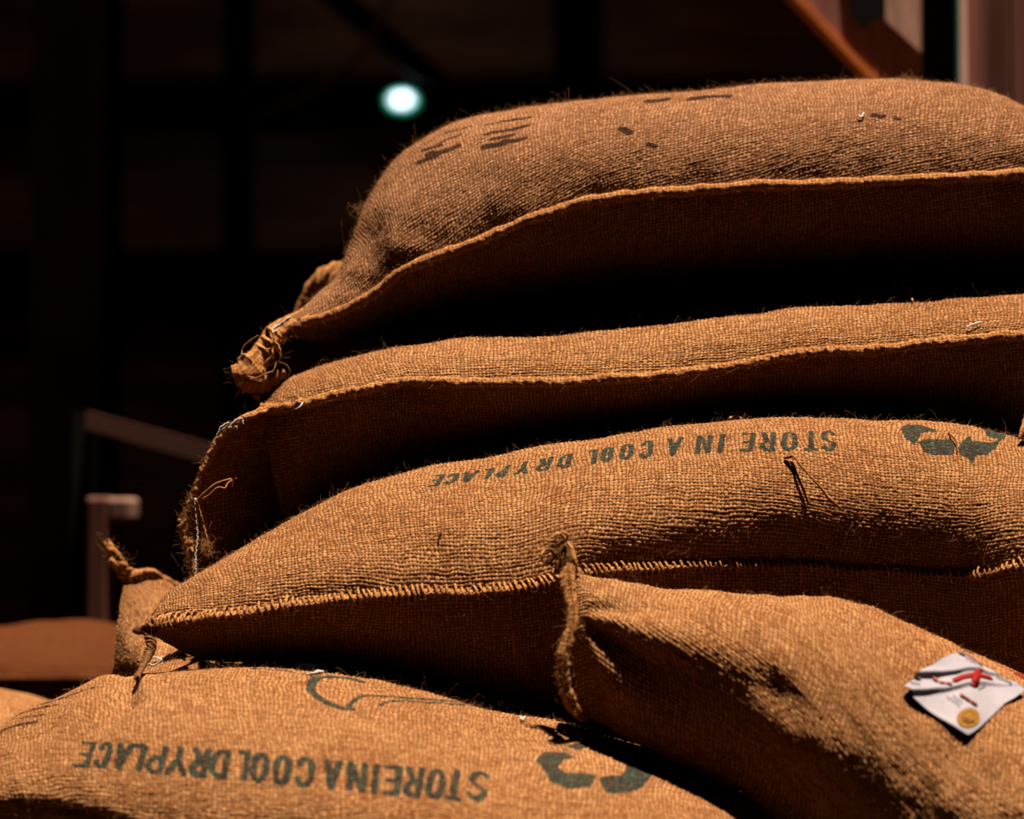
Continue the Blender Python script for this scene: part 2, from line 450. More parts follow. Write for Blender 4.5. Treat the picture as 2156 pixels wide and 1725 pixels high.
def build_sack(root, rows, seed, back=0.19, back_skew=0.0, kF=(0.05, 0.50), kT=0.55, kG=(0.10, 0.55), bulge=None, above=(), seam=True, nofuzz=None, shear=0.0,
               lumps=0.0022, pucker=0.0016, prints=(), res=RES, fine=(-40, 2196), fuzz=9.0, fuzz_len=0.0046, extra=None,
               weave=0.0008, fuzz_px=None, mat=None, ribs=0.0, low_fine=True):
    rows = [np.array([P(*r[0]), P(*r[1]), P(*r[2])]) for r in rows]
    R = np.array(rows)                                        # n,3,3 : F,T,G
    dF = np.linalg.norm(np.diff(R[:, 0], axis=0), axis=1); dT = np.linalg.norm(np.diff(R[:, 1], axis=0), axis=1)
    s = np.r_[0, np.cumsum((dF + dT) / 2)]
    # station spacing : fine inside the frame
    ss = np.linspace(0, s[-1], 400)
    mid = pchip(s, R.reshape(len(R), -1), ss).reshape(-1, 3, 3)
    pxm, _ = project(mid[:, 0]); pxt, _ = project(mid[:, 1])
    inn = (np.maximum(pxm, pxt) > fine[0]) & (np.minimum(pxm, pxt) < fine[1])
    inn_f = np.convolve(inn.astype(float), np.ones(5) / 5, 'same') > 0
    dens = np.where(inn_f, 1 / res, 1 / 0.008)
    cum = np.r_[0, np.cumsum((dens[1:] + dens[:-1]) / 2 * np.diff(ss))]
    nu = int(cum[-1]) + 2
    st = np.interp(np.linspace(0, cum[-1], nu), cum, ss)
    finew = np.interp(st, ss, inn_f.astype(float))
    Q = pchip(s, R.reshape(len(R), -1), st).reshape(-1, 3, 3)
    F, T, G = Q[:, 0], Q[:, 1], Q[:, 2]
    Bk = T + (T - F) * np.array([0.3, 0, 0]); Bk[:, 1] = T[:, 1] + back * np.clip(np.abs(T[:, 2] - G[:, 2]) / 0.12, 0.15, 1)
    Bk[:, 0] += back_skew; Bk[:, 2] = 0.5 * (T[:, 2] + G[:, 2])
    def bez(p0, p3, k0, k3, t):
        d = p3 - p0
        p1 = p0 + d * np.array([0.30, k0[0], k0[1]]); p2 = p3 - d * np.array([0.30, k3[0], k3[1]])
        t = t[None, :, None]
        return ((1-t)**3) * p0[:, None] + 3 * t * (1-t)**2 * p1[:, None] + 3 * t*t * (1-t) * p2[:, None] + t**3 * p3[:, None]
    lenU = 0.32; n1 = int(np.percentile(np.linalg.norm(T - F, axis=1), 80) * 1.12 / res) + 4
    n4 = int(np.percentile(np.linalg.norm(G - F, axis=1), 80) * 1.1 / (res * (1.25 if low_fine else 4))) + 4
    n2, n3 = 46, 30
    t1 = np.linspace(0, 1, n1, endpoint=False); t2 = np.linspace(0, 1, n2, endpoint=False)**1.3
    t3 = np.linspace(0, 1, n3, endpoint=False); t4 = np.linspace(0, 1, n4, endpoint=False)
    q1 = bez(F, T, kF, (kT, 0.02), t1)
    if bulge is not None:                                     # cloth bellying out in front of the seam
        pxF, _ = project(F)
        w = np.interp(pxF, [p[0] for p in bulge], [p[1] for p in bulge])[:, None]
        q1[:, :, 1] -= w * (np.sin(np.pi * np.clip(t1, 0, 1) ** 0.75) ** 1.3)[None, :]
    q2 = bez(T, Bk, (0.55, 0.02), (0.05, 0.5), t2)
    q3 = bez(Bk, G, (0.05, 0.5), (0.55, 0.02), t3)
    q4 = bez(G, F, (0.55, 0.02), kG, t4)
    X = np.concatenate([q1, q2, q3, q4], axis=1)
    nv = X.shape[1]
    # metric cloth coordinates
    seg = np.linalg.norm(np.diff(X, axis=1), axis=2)
    b1 = np.concatenate([np.zeros((nu, 1)), np.cumsum(seg, axis=1)], axis=1)
    tot = b1[:, -1:] + np.linalg.norm(X[:, 0] - X[:, -1], axis=1)[:, None]
    nlow = nv - n4
    b = b1.copy(); b[:, nlow:] = b1[:, nlow:] - tot            # under the seam the girth coordinate runs negative
    a = np.broadcast_to(st[:, None], b.shape).copy()
    N = grid_normals(X, True)
    # orientation : outwards
    cen = X.mean(axis=1, keepdims=True)
    if np.sum((X - cen) * N) < 0: N = -N
    thick = np.clip(tot / 0.25, 0, 1) * np.ones_like(b)
    fade_end = np.clip(np.minimum(st - 0, st[-1] - st) / 0.03, 0, 1)[:, None]
    D = lumps * (fbm(a / 0.075, b / 0.06, seed, 3) * 2.0)
    D += pucker * np.exp(-np.abs(b) / 0.035) * fbm(a / 0.022, b / 0.08, seed + 5, 2) * 2.2
    if extra is not None: D = D + extra(a, b, X)
    seamfade = np.clip(np.abs(b) / 0.006, 0, 1) if seam else 1.0
    D = D * seamfade * (0.25 + 0.75 * fade_end)
    X = X + N * D[..., None]
    N = grid_normals(X, True)
    if np.sum((X - cen) * N) < 0: N = -N
    # rest on the sacks below
    low = np.zeros(nv, bool); low[n1 + n2 // 2:] = True
    for Lw in above:
        gx, gy, hf, c = Lw.hf
        ix = ((X[..., 0] - gx) / c).astype(int); iy = ((X[..., 1] - gy) / c).astype(int)
        ok = (ix >= 0) & (iy >= 0) & (ix < hf.shape[0]) & (iy < hf.shape[1]) & low[None, :]
        h = np.where(ok, hf[np.clip(ix, 0, hf.shape[0] - 1), np.clip(iy, 0, hf.shape[1] - 1)], -9)
        pen = h + 0.003 - X[..., 2]
        X[..., 2] += np.where((pen > 0) & (pen < 0.10), pen, 0)
    N = grid_normals(X, True)
    if np.sum((X - cen) * N) < 0: N = -N
    # yarn coordinates
    wa = a + 0.0045 * fbm(a / 0.11, b / 0.07, seed + 31, 2) * 2
    wb = b + shear * a + 0.005 * fbm(a / 0.13, b / 0.09, seed + 47, 2) * 2
    U = wa / PU + 400.0; V = wb / PV + 400.0
    V0 = V + 0.0
    V = V + 0.75 * vnoise(U * 0.33, V * 0.5, seed + 61)
    U = U + 0.75 * vnoise(U * 0.5, V0 * 0.33, seed + 62)
    # the weave itself, raised in the mesh
    xi = U - np.floor(U) - .5; yi = V - np.floor(V) - .5
    par = (np.floor(U) + np.floor(V)) % 2 * 2 - 1
    cx = np.cos(np.pi * xi); cy = np.cos(np.pi * yi)
    amp_y = 1 + 0.9 * vnoise(U * 0.13, np.floor(V), seed + 3)
    amp_x = 1 + 0.9 * vnoise(np.floor(U), V * 0.13, seed + 4)
    hgt = np.maximum(np.clip(cy, 0, 1)**.6 * amp_y + .5 * cx * par, np.clip(cx, 0, 1)**.6 * amp_x - .5 * cy * par)
    hgt *= 0.80 + 0.75 * (vnoise(np.floor(U) * 1.0 + 0.37, np.floor(V) + 0.61, seed + 8) + 0.25)
    hgt += 0.7 * vnoise(U * 1.7, V * 1.7, seed + 9)
    mcol = np.zeros(nv); mcol[:n1] = 1; mcol[nlow:] = 0.8 if low_fine else 0
    mcol[n1:n1 + 6] = np.linspace(1, 0, 6)
    wm = weave * finew[:, None] * mcol[None, :]
    Xb = X
    X = X + N * ((hgt - 0.8) * wm)[..., None]
    # prints
    pr = np.zeros((nu, nv, 3), dtype=np.float32)
    S = Sack(); S.X = Xb; S.N = N; S.n1 = n1; S.nlow = nlow; S.a = a; S.b = b; S.F = F; S.T = T; S.G = G; S.st = st
    S.finew = finew; S.nu, S.nv = nu, nv; S.root = root
    c = 0.006
    gx, gy = X[..., 0].min() - c, X[..., 1].min() - c
    hf = np.full((int((X[..., 0].max() - gx) / c) + 3, int((X[..., 1].max() - gy) / c) + 3), -9.0)
    np.maximum.at(hf, (((X[..., 0] - gx) / c).astype(int).ravel(), ((X[..., 1] - gy) / c).astype(int).ravel()), X[..., 2].ravel())
    g = hf.copy()
    for dx in (-1, 0, 1):
        for dy in (-1, 0, 1): g = np.maximum(g, np.roll(np.roll(hf, dx, 0), dy, 1))
    S.hf = (gx, gy, g, c)
    step = 3
    sub = Xb[::step, :n1:step]; spx, spy = project(sub); sa = a[::step, :n1:step]; sb_ = b[::step, :n1:step]
    def ab(px, py):
        d = (spx - px)**2 + (spy - py)**2
        k = np.argpartition(d.ravel(), 4)[:5]; w = 1 / (d.ravel()[k] + 1e-3)
        return float((sa.ravel()[k] * w).sum() / w.sum()), float((sb_.ravel()[k] * w).sum() / w.sum())
    A1 = a[:, :n1]; B1 = b[:, :n1]
    jig = 0.0011 * fbm(A1 / 0.003, B1 / 0.003, seed + 77, 2)
    for chan, kind, pts, wid in prints:
        q = [ab(*p) for p in pts]
        qa = [p[0] for p in q]; qb = [p[1] for p in q]
        wdt = wid if kind == 's' else 0.002
        ia = np.where((st > min(qa) - wdt * 2) & (st < max(qa) + wdt * 2))[0]
        if len(ia) == 0: continue
        sl = slice(ia[0], ia[-1] + 1)
        As, Bs = A1[sl], B1[sl]
        if kind == 's':
            dist = edge_dist(As, Bs, q) + jig[sl]
            cov = np.clip((wid / 2 - dist) / 0.0012 + 0.5, 0, 1)
        else:
            dist = edge_dist(As, Bs, q + [q[0]]) + 0
            ins = inside(As, Bs, q)
            sd = np.where(ins, dist, -dist) + jig[sl]
            cov = np.clip(sd / 0.0012 + 0.5, 0, 1)
            if kind == 'w': cov = cov * wid
        pr[sl, :n1, chan] = np.maximum(pr[sl, :n1, chan], cov)
    S.ab = ab
    Vt = X.reshape(-1, 3); Fc = grid_faces(nu, nv, True)
    c0 = X[0].mean(axis=0); c1 = X[-1].mean(axis=0)
    o = add_mesh('sack_cloth', Vt, Fc[:, ::-1].copy() if False else Fc, mat or M_JUTE, root,
                 np.stack([U, V], -1).reshape(-1, 2), True, {'print': pr.reshape(-1, 3)})
    S.cloth = o
    # loose fibres standing off the cloth
    if fuzz > 0:
        vis = np.zeros((nu, nv), bool); vis[:, :n1 + 2] = True; vis[:, nlow + int(n4 * 0.52):] = True
        if nofuzz is not None:                    # worn smooth where another sack or knot presses on it
            qx, qy = project(Xb)
            vis &= ~nofuzz(qx, qy, Xb[..., 1])
        area = np.zeros((nu, nv))
        du = np.linalg.norm(np.gradient(Xb, axis=0), axis=2); dv = np.linalg.norm(np.gradient(Xb, axis=1), axis=2)
        area = du * np.minimum(dv, 0.01) * vis * (finew[:, None] > 0.5)
        area[:, nlow:] *= 0.35
        cnt = int(area.sum() * 1e4 * fuzz)
        p = area.ravel() / area.sum()
        idx = rng.choice(nu * nv, cnt, p=p)
        fuzz_mesh('jute_fuzz', Xb.reshape(-1, 3)[idx], N.reshape(-1, 3)[idx], root, fuzz_len)
    return S

def fuzz_mesh(name, pts, nrm, root, length, radius=0.00013, spread=1.0, k=4):
    n = len(pts)
    pts = pts + rng.normal(0, 0.0006, (n, 3))
    tang = rng.normal(0, 1, (n, 3)); tang -= nrm * np.sum(tang * nrm, axis=1, keepdims=True)
    tang /= np.linalg.norm(tang, axis=1, keepdims=True) + 1e-9
    L = length * np.clip(rng.lognormal(-0.15, 0.55, n), 0.25, 4.0) * np.where(rng.random(n) < 0.04, 2.2, 1.0)
    lift = np.clip(rng.normal(0.55, 0.35, n), 0.05, 1.2)
    d = tang * spread + nrm * lift[:, None]; d /= np.linalg.norm(d, axis=1, keepdims=True)
    curl = rng.normal(0, 1, (n, 3)); curl /= np.linalg.norm(curl, axis=1, keepdims=True)
    ca = rng.normal(0, 0.55, n)
    rings = [pts - nrm * 0.0004]
    cur = pts
    for i in range(k):
        cur = cur + d * (L / k)[:, None]
        rings.append(cur)
        d = d + np.cross(curl, d) * ca[:, None]; d -= nrm * 0.10
        d /= np.linalg.norm(d, axis=1, keepdims=True)
    # three-sided strands that taper to a tip
    e1 = np.cross(tang, nrm); e2 = nrm
    V = []
    for i in range(k):
        r = radius * (1.0 - 0.6 * i / k)
        for a0 in (0, 2.094, 4.189):
            V.append(rings[i] + (e1 * math.cos(a0) + e2 * math.sin(a0)) * r)
    V.append(rings[k])
    m = 3 * k + 1
    V = np.stack(V, axis=1).reshape(-1, 3)
    tri = []
    for i in range(k - 1):
        for j in range(3):
            a0, b0, c0, d0 = i*3 + j, i*3 + (j+1) % 3, (i+1)*3 + (j+1) % 3, (i+1)*3 + j
            tri += [(a0, b0, c0), (a0, c0, d0)]
    for j in range(3): tri.append(((k-1)*3 + j, (k-1)*3 + (j+1) % 3, 3*k))
    tri = np.array(tri); Fc = (np.arange(n)[:, None, None] * m + tri[None]).reshape(-1, 3)
    o = add_mesh(name, V, Fc, M_FUZZ, root)
    o['kind'] = 'stuff'
    return o

def seam_path(S, off=0.0015, px0=-60, px1=2220, step=0.003, dz=0.0):
    px, _ = project(S.F)
    k = (px > px0) & (px < px1)
    idx = np.where(k)[0]
    p = S.F[idx] + np.array([0, -off, dz])
    L = np.r_[0, np.cumsum(np.linalg.norm(np.diff(p, axis=0), axis=1))]
    n = max(8, int(L[-1] / step))
    q = np.stack([np.interp(np.linspace(0, L[-1], n), L, p[:, i]) for i in range(3)], -1)
    return q, L[-1]

def add_seam(S, name, r, rough, seed, kind='roll', px0=-60, px1=2220, frizz=14, frizz_len=0.004, dz=0.0, off=0.0035, up=0.001):
    path, L = seam_path(S, off, px0, px1, 0.0014, dz + up)
    n = len(path); s = np.linspace(0, L, n)
    path = path + np.stack([0 * s, 0.0012 * fbm(s / 0.02, 0 * s, seed), 0.0022 * fbm(s / 0.03, 0 * s, seed + 2)], -1)
    parts = [tube_arrays(path, r * (1 + 0.25 * fbm(s / 0.012, 0 * s, seed + 4)), 16, 0.85, rough, seed, True, 0.004)]
    if kind == 'whip':                                  # overcast stitching: a yarn wound along the hem
        parts = [tube_arrays(path, r * 0.72, 12, 0.6, rough, seed, True, 0.004)]
        t, nn, bb = frames(path)
        m = int(L / 0.0004); sl = np.linspace(0, L, m)
        ip = lambda arr: np.stack([np.interp(sl, s, arr[:, i]) for i in range(3)], -1)
        ph = 2 * np.pi * (sl / 0.0050 + 0.8 * fbm(sl / 0.015, 0 * sl, seed + 8))
        rr = r * (0.92 + 0.6 * fbm(sl / 0.005, 0 * sl, seed + 9))
        hp = ip(path) + (ip(nn) * (np.cos(ph) * 1.0)[:, None] + ip(bb) * (np.sin(ph) * 1.35)[:, None]) * rr[:, None]
        parts.append(tube_arrays(hp, 0.00115, 6, 1.0, 0.25, seed + 1, True, 0.003))
        # chain thread that runs along the lower edge
        hq = path + bb * (r * 0.9) * (1 if (bb[n // 2][2] < 0) else -1)
        hq = hq + np.stack([0 * s, 0.0007 * np.sin(s / 0.0052 * 6.28), 0.0009 * np.cos(s / 0.0052 * 6.28)], -1)
        parts.append(tube_arrays(hq, 0.0013, 7, 1.0, 0.3, seed + 6, True, 0.003))
    V, Fc, uv = merge(parts)
    o = add_mesh(name, V, Fc, M_HEM, S.root, uv)
    cnt = int(L * 100 * frizz)
    k = rng.integers(0, len(parts[0][0]) - 2, cnt)
    base = parts[0][0][k]; cen = path[np.clip(k // (12 if kind == 'whip' else 16), 0, n - 1)]
    nr = base - cen; nr /= np.linalg.norm(nr, axis=1, keepdims=True) + 1e-9
    f = fuzz_mesh('hem_fuzz', base, nr, S.root, frizz_len, 0.00013, 0.9, 4)
    return o, path

def on_cloth(S, px, py, off=0.001):
    k = 4
    X = S.X[::k, :S.n1:k].reshape(-1, 3); N = S.N[::k, :S.n1:k].reshape(-1, 3)
    qx, qy = project(X); i = np.argmin((qx - px)**2 + (qy - py)**2)
    # stay on the same sight line, at the cloth's depth
    p = P(px, py, X[i][1]); return p + N[i] * (off + 0.0008)

# ------------------------------------------------------------------ the building
M_WALL = plain('dark_boards', (0.36, 0.15, 0.085), 0.8, 0, 0.5, 1.2, 0.15, 0.002, (1, 1, 6))
M_STEEL = plain('black_steel', (0.010, 0.008, 0.008), 0.7, 0.0, 0.4, 3.0, 0.15)
M_BROWNSTEEL = plain('brown_painted_steel', (0.14, 0.08, 0.05), 0.7, 0.0, 0.4, 3.0, 0.15)
M_CONC = plain('dusty_concrete', (0.0189, 0.01176, 0.0084), 0.9, 0, 0.3, 4.0, 0.2, 0.002)
M_ROOF = plain('dark_roof_sheet', (0.03, 0.018, 0.014), 0.8, 0, 0.3, 2.0, 0.2)
M_TIMBER = plain('weathered_timber', (0.063, 0.02604, 0.0189), 0.8, 0, 0.25, 5.0, 0.2, 0.001, (8, 1, 0.8))
M_TIMBERP = plain('pale_timber', (0.1176, 0.063, 0.0462), 0.8, 0, 0.2, 5.0, 0.2, 0.001, (8, 1, 0.8))
M_TIMBERLIT = plain('lit_timber_edge', (0.55, 0.16, 0.045), 0.8, 0, 0.2, 8.0, 0.2)  # light along the bracket's edge painted in as orange
M_PALLET = plain('pallet_timber', (0.0672, 0.0399, 0.021), 0.85, 0, 0.3, 6.0, 0.2, 0.001, (1, 6, 6))
M_PALE = plain('pale_metal_trim', (0.70, 0.48, 0.40), 0.5, 0, 0.1, 6.0)
M_RAIL = plain('dusty_rail_timber', (0.075, 0.036, 0.028), 0.8, 0, 0.15, 3.0, 0.2)
M_BRACKET = plain('bracket_timber', (0.30, 0.125, 0.10), 0.8, 0, 0.2, 5.0, 0.2, 0.001, (8, 1, 0.8))
M_BATTEN = plain('pale_batten_timber', (0.55, 0.31, 0.24), 0.8, 0, 0.2, 5.0, 0.2, 0.001, (8, 1, 0.8))
M_CABLE = plain('rusty_cable', (0.20, 0.07, 0.03), 0.8, 0, 0.3, 30.0)
M_PANEL = plain('brown_planks', (0.17, 0.070, 0.055), 0.8, 0, 0.6, 2.2, 0.2, 0.001, (7, 7, 0.35))
M_TEAL = plain('teal_paint', (0.0, 0.16, 0.15), 0.6, 0, 0.1, 6.0)

struct(box('floor', (-6, -5.2, -0.1), (6, 7.2, 0), M_CONC))
struct(box('wall_back', (-6, 7.0, 0), (6, 7.2, 3.8), M_WALL))
struct(box('wall_left', (-6.2, -5.2, 0), (-6, 7.2, 3.8), M_WALL))
struct(box('wall_right', (6.0, -5.2, 0), (6.2, 7.2, 3.8), M_WALL))
struct(box('wall_front', (-6, -5.2, 0), (6, -5.0, 3.8), M_ROOF))
# unseen roof put in to keep sun off the background, open above the stack
for lo, hi in (((-6.2, 1.45), (6.2, 7.2)), ((-6.2, -5.2), (6.2, -0.95)), ((-6.2, -0.95), (-0.6, 1.45)), ((2.6, -0.95), (6.2, 1.45))):
    struct(box('shade_ceiling', (*lo, 3.6), (*hi, 3.75), M_ROOF))

def pbox(name, x0, y0, x1, y1, Y, depth, mat, parent=None, bevel=0.0):
    return prism(name, [P(x0, y0, Y), P(x1, y0, Y), P(x1, y1, Y), P(x0, y1, Y)], depth, mat, parent, bevel)

def zfloor(px, Y):
    return P(px, 862, Y)[0]

# steel frame against the back wall
def hbeam(y0, y1, Y, label, x0=-700, x1=2900):
    t = thing('steel_beam', label, 'beam', P((x0 + x1) / 2, (y0 + y1) / 2, Y))
    h = (y1 - y0)
    pbox('web', x0, y0, x1, y1, Y + 0.05, 0.012, M_STEEL, t)
    pbox('flange', x0, y0 - 4, x1, y0 + 10, Y, 0.11, M_STEEL, t)
    pbox('flange', x0, y1 - 10, x1, y1 + 4, Y, 0.11, M_STEEL, t)
    return t
hbeam(172, 255, 6.8, 'black steel beam crossing the back wall level with the lamp')
hbeam(528, 645, 6.8, 'black steel beam crossing the back wall lower than the lamp')

def column(x0, x1, Y, label, mat=M_STEEL, web=None, ztop=3.6, dep=0.2):
    a = P(x0, 862, Y)[0]; b = P(x1, 862, Y)[0]
    t = thing('steel_column', label, 'column', ((a + b) / 2, Y + dep / 2, 0))
    box('flange', (a, Y, 0), (b, Y + 0.015, ztop), mat, t)
    box('flange', (a, Y + dep - 0.015, 0), (b, Y + dep, ztop), mat, t)
    c = (a + b) / 2
    box('web', (c - 0.006, Y + 0.015, 0), (c + 0.006, Y + dep - 0.015, ztop), mat, t)
    return t
column(465, 520, 6.55, 'thin black steel upright on the back wall, left of the lamp')
column(1168, 1270, 6.55, 'black steel upright on the back wall, right of the lamp')
column(60, 182, 3.6, 'brown-black steel column at the left edge, near the timber post', M_BROWNSTEEL)
column(186, 228, 3.9, 'narrow black steel column right of the brown-black one at left')
t = thing('roof_brace', 'black diagonal brace running down to the right above the lamp', 'brace', P(800, 60, 6.5))
prism('bar', [P(560, -100, 6.4), P(640, -100, 6.4), P(960, 172, 6.4), P(880, 172, 6.4)], 0.05, M_STEEL, t)
tag(tube('hanging_cable', [P(840, -120, 5.4), P(815, 0, 5.4), P(792, 60, 5.4), P(745, 130, 5.4), P(685, 180, 5.4), P(600, 222, 5.5), P(540, 250, 5.8), P(520, 262, 6.55)], 0.011, M_CABLE),
    'rust-brown cable curving down left of the lamp', 'cable')

# lamp on the back wall
M_LENS = plain('lamp_lens', (0.8, 0.9, 0.9), 0.3, emit=(0.62, 0.80, 0.90), estr=0.85)
M_FRINGE = plain('green_fringe_glow', (0.0, 0.25, 0.12), 0.3, emit=(0.0, 0.40, 0.20), estr=0.45)  # glowing green ring that imitates colour fringing around the lamp
lc = P(846, 211, 6.55)
lamp = thing('wall_lamp', 'small oval lamp with glowing pale blue lens and an added green colour fringe', 'lamp', lc)
def disc(name, c, rx, rz, y0, y1, mat, parent, n=40, dome=0.0, inner=0.0):
    a = np.linspace(0, 2 * np.pi, n, endpoint=False)
    rings = []
    for k, (yy, f) in enumerate([(y0, inner), (y0 - dome * 0.6, 0.6 if inner == 0 else inner + 0.05), (y0, 1.0), (y1, 1.0), (y1, inner)]):
        rings.append(np.stack([c[0] + rx * f * np.cos(a), np.full(n, c[1] + yy), c[2] + rz * f * np.sin(a)], -1))
    V = np.vstack(rings)
    Fc = grid_faces(5, n, True)
    return add_mesh(name, V, Fc, mat, parent)
disc('lamp_lens', lc, 0.050, 0.033, -0.012, 0.02, M_LENS, lamp, dome=0.01)
disc('lamp_fringe', lc, 0.064, 0.043, -0.006, 0.03, M_FRINGE, lamp, inner=0.80)
disc('lamp_base', lc, 0.056, 0.035, 0.03, 0.26, M_STEEL, lamp)
pl = bpy.data.lights.new('lamp_light', 'POINT'); pl.energy = 0.6; pl.color = (0.6, 0.85, 1); pl.shadow_soft_size = 0.03
sl = bpy.data.lights.new('background_fill', 'AREA'); sl.shape = 'RECTANGLE'; sl.size = 5.0; sl.size_y = 1.2; sl.energy = 2.6; sl.color = (1.0, 0.62, 0.42)  # added fill lamp, lifts the dark background from above
slo = bpy.data.objects.new('background_fill', sl); slo.location = (0, 4.6, 3.55); col.objects.link(slo)
plo = bpy.data.objects.new('lamp_light', pl); plo.location = (0, -0.06, 0); plo.parent = lamp; col.objects.link(plo)

# left middle distance
t = thing('stair_rail', 'dim timber rail sloping down to the right behind the sack stack', 'rail', P(320, 920, 1.5))
prism('rail_bar', [P(180, 866, 1.5), P(180, 902, 1.5), P(640, 1035, 1.5), P(640, 990, 1.5)], 0.05, M_RAIL, t)
for xx in (622, 150):
    xa = P(xx, 985, 1.52)[0]
    box('rail_post', (xa, 1.52, 0), (xa + .03, 1.56, P(xx, 985 if xx > 400 else 866, 1.52)[2]), M_STEEL, t)
t = thing('timber_post', 'short pinkish timber post with a stub arm behind the far left sacks', 'post', P(205, 1300, 1.36))
x0 = P(180, 1100, 1.36); x1 = P(226, 1100, 1.36)
box('upright', (x0[0], 1.36, 0), (x1[0], 1.44, P(200, 1046, 1.36)[2]), M_TIMBER, t, 0.006)
pbox('stub_arm', 226, 1048, 276, 1096, 1.36, 0.08, M_TIMBERP, t, 0.006)
t = thing('timber_stake', 'dim upright timber stake close to the left end of the stack', 'stake', P(385, 1300, 2.2))
x0 = P(362, 1100, 2.2); x1 = P(400, 1100, 2.2)
box('upright', (x0[0], 2.2, 0), (x1[0], 2.27, P(380, 1090, 2.2)[2]), M_TIMBER, t, 0.005)

# right: bracket, steel post, trim and plank panel
YB = 0.95
t = thing('timber_bracket', 'triangular brown timber bracket with orange light painted on its lower edge', 'bracket', P(1850, 100, YB))
prism('bracket_board', [P(1560, -140, YB), P(1942, -140, YB), P(1942, 262, YB)], 0.04, M_BRACKET, t)
prism('lit_edge', [P(1544, -140, YB - .002), P(1562, -140, YB - .002), P(1941, 262, YB - .002), P(1941, 284, YB - .002)], 0.044, M_TIMBERLIT, t)
prism('pale_batten', [P(1864, -140, YB - .004), P(1941, -140, YB - .004), P(1941, 112, YB - .004), P(1864, 42, YB - .004)], 0.003, M_BATTEN, t)
prism('recess_shade', [P(1776, -140, YB - .003), P(1862, -140, YB - .003), P(1862, 30, YB - .003), P(1816, 62, YB - .003), P(1790, 30, YB - .003)], 0.002, M_STEEL, t)  # flat black plate in place of a shaded notch
xa = P(1946, 100, YB)[0]; xb = P(2006, 100, YB)[0]; xc = P(2030, 100, YB)[0]; xd = P(2420, 100, YB)[0]
t = thing('steel_post', 'black steel post between the timber bracket and the pale trim', 'post', ((xa + xb) / 2, YB, 0))
box('shaft', (xa, YB, 0), (xb, YB + 0.06, 2.2), M_STEEL, t)
box('base_plate', (xa - 0.02, YB - 0.02, 0), (xb, YB + 0.08, 0.008), M_STEEL, t)
t = thing('plank_panel', 'brown plank panel with pale metal trim behind the stack at right', 'panel', ((xc + xd) / 2, YB, 0))
box('pale_trim', (xb + .003, YB - 0.02, 0), (xc, YB + 0.05, 2.2), M_PALE, t, 0.002)
box('teal_edge', (xb + .001, YB - 0.02, 0), (xb + .003, YB + 0.05, 2.2), M_TEAL, t)
for k in range(4):
    w = (xd - xc) / 4
    box('plank', (xc + w * k + 0.001, YB - 0.005 + 0.006 * (k % 2), 0), (xc + w * (k + 1) - 0.001, YB + 0.025, 2.2), M_PANEL, t, 0.002)

# pallet under the pile
PZ = 0.128
def pallet(x0, x1, y0, y1, label, gp='timber pallets under the sacks'):
    t = thing('pallet', label, 'pallet', ((x0 + x1) / 2, (y0 + y1) / 2, 0))
    n = 8; w = (y1 - y0) / n
    for k in range(n):
        box('deck_board', (x0, y0 + k * w + 0.012, PZ - 0.02), (x1, y0 + (k + 1) * w - 0.012, PZ), M_PALLET, t, 0.002)
    for k in range(3):
        xx = x0 + (x1 - x0 - 0.09) * k / 2
        box('stringer', (xx, y0, 0.0), (xx + 0.09, y1, PZ - 0.02), M_PALLET, t, 0.002)
    return t
pallet(-0.75, 0.15, -0.62, 0.55, 'timber pallet under the bottom left sacks')
pallet(0.18, 1.0, -0.62, 0.55, 'timber pallet under the bottom right sacks')

GRP = 'stacked jute coffee sacks'

def zz(x, y, ox, oy, s): return (ox + x / s, oy + y / s)
mk = lambda pts, ox, oy, s: [zz(x, y, ox, oy, s) for x, y in pts]
def flap(name, outer, inner, root, nu=150, nv=110, th=0.0015, bulge=None, seed=1, mat=None, prints=None):
    o, _ = smooth_path(outer, nu); i, _ = smooth_path(inner, nu)
    t = np.linspace(0, 1, nv)[None, :, None]
    G = o[:, None] * (1 - t) + i[:, None] * t
    uu = np.linspace(0, np.linalg.norm(np.diff(o, axis=0), axis=1).sum(), nu)[:, None] * np.ones((1, nv))
    vv = np.linspace(0, np.linalg.norm(o - i, axis=1).mean(), nv)[None, :] * np.ones((nu, 1))
    if bulge is not None: G = G + bulge(uu, vv, t[..., 0] * np.ones((nu, 1)), G)
    G = G + np.array([0, 1, 0]) * (0.003 * fbm(uu / 0.03, vv / 0.025, seed))[..., None]
    Nn = grid_normals(G)
    if Nn[..., 1].mean() > 0: Nn = -Nn
    U = uu / PITCHW + 400; V = vv / PITCHW + 400
    xi = U - np.floor(U) - .5; yi = V - np.floor(V) - .5; par = (np.floor(U) + np.floor(V)) % 2 * 2 - 1
    cx = np.cos(np.pi * xi); cy = np.cos(np.pi * yi)
    back = G - Nn * th
    Vt = np.concatenate([G.reshape(-1, 3), back.reshape(-1, 3)]); n = nu * nv
    F0 = grid_faces(nu, nv); F1 = F0[:, ::-1] + n
    rim = []
    def strip(idx):
        idx = np.array(idx); rim.append(np.stack([idx[:-1], idx[1:], idx[1:] + n, idx[:-1] + n], -1))
    strip(np.arange(nu) * nv); strip(np.arange(nu) * nv + nv - 1); strip(np.arange(nv)); strip((nu - 1) * nv + np.arange(nv))
    uv = np.stack([U, V], -1).reshape(-1, 2)
    ob = add_mesh(name, Vt, np.vstack([F0, F1] + rim), mat or M_JUTE, root, np.vstack([uv, uv]), True, {'print': np.zeros((2 * n, 3))})
    k = rng.integers(0, n, int(uu.max() * vv.max() * 1e4 * 5))
    k = k[(k % nv < nv * 0.72) & (k // nv < nu * 0.9)]          # none where the flap is tucked under
    fuzz_mesh('flap_fuzz', G.reshape(-1, 3)[k], Nn.reshape(-1, 3)[k], root, 0.0045)
    return ob
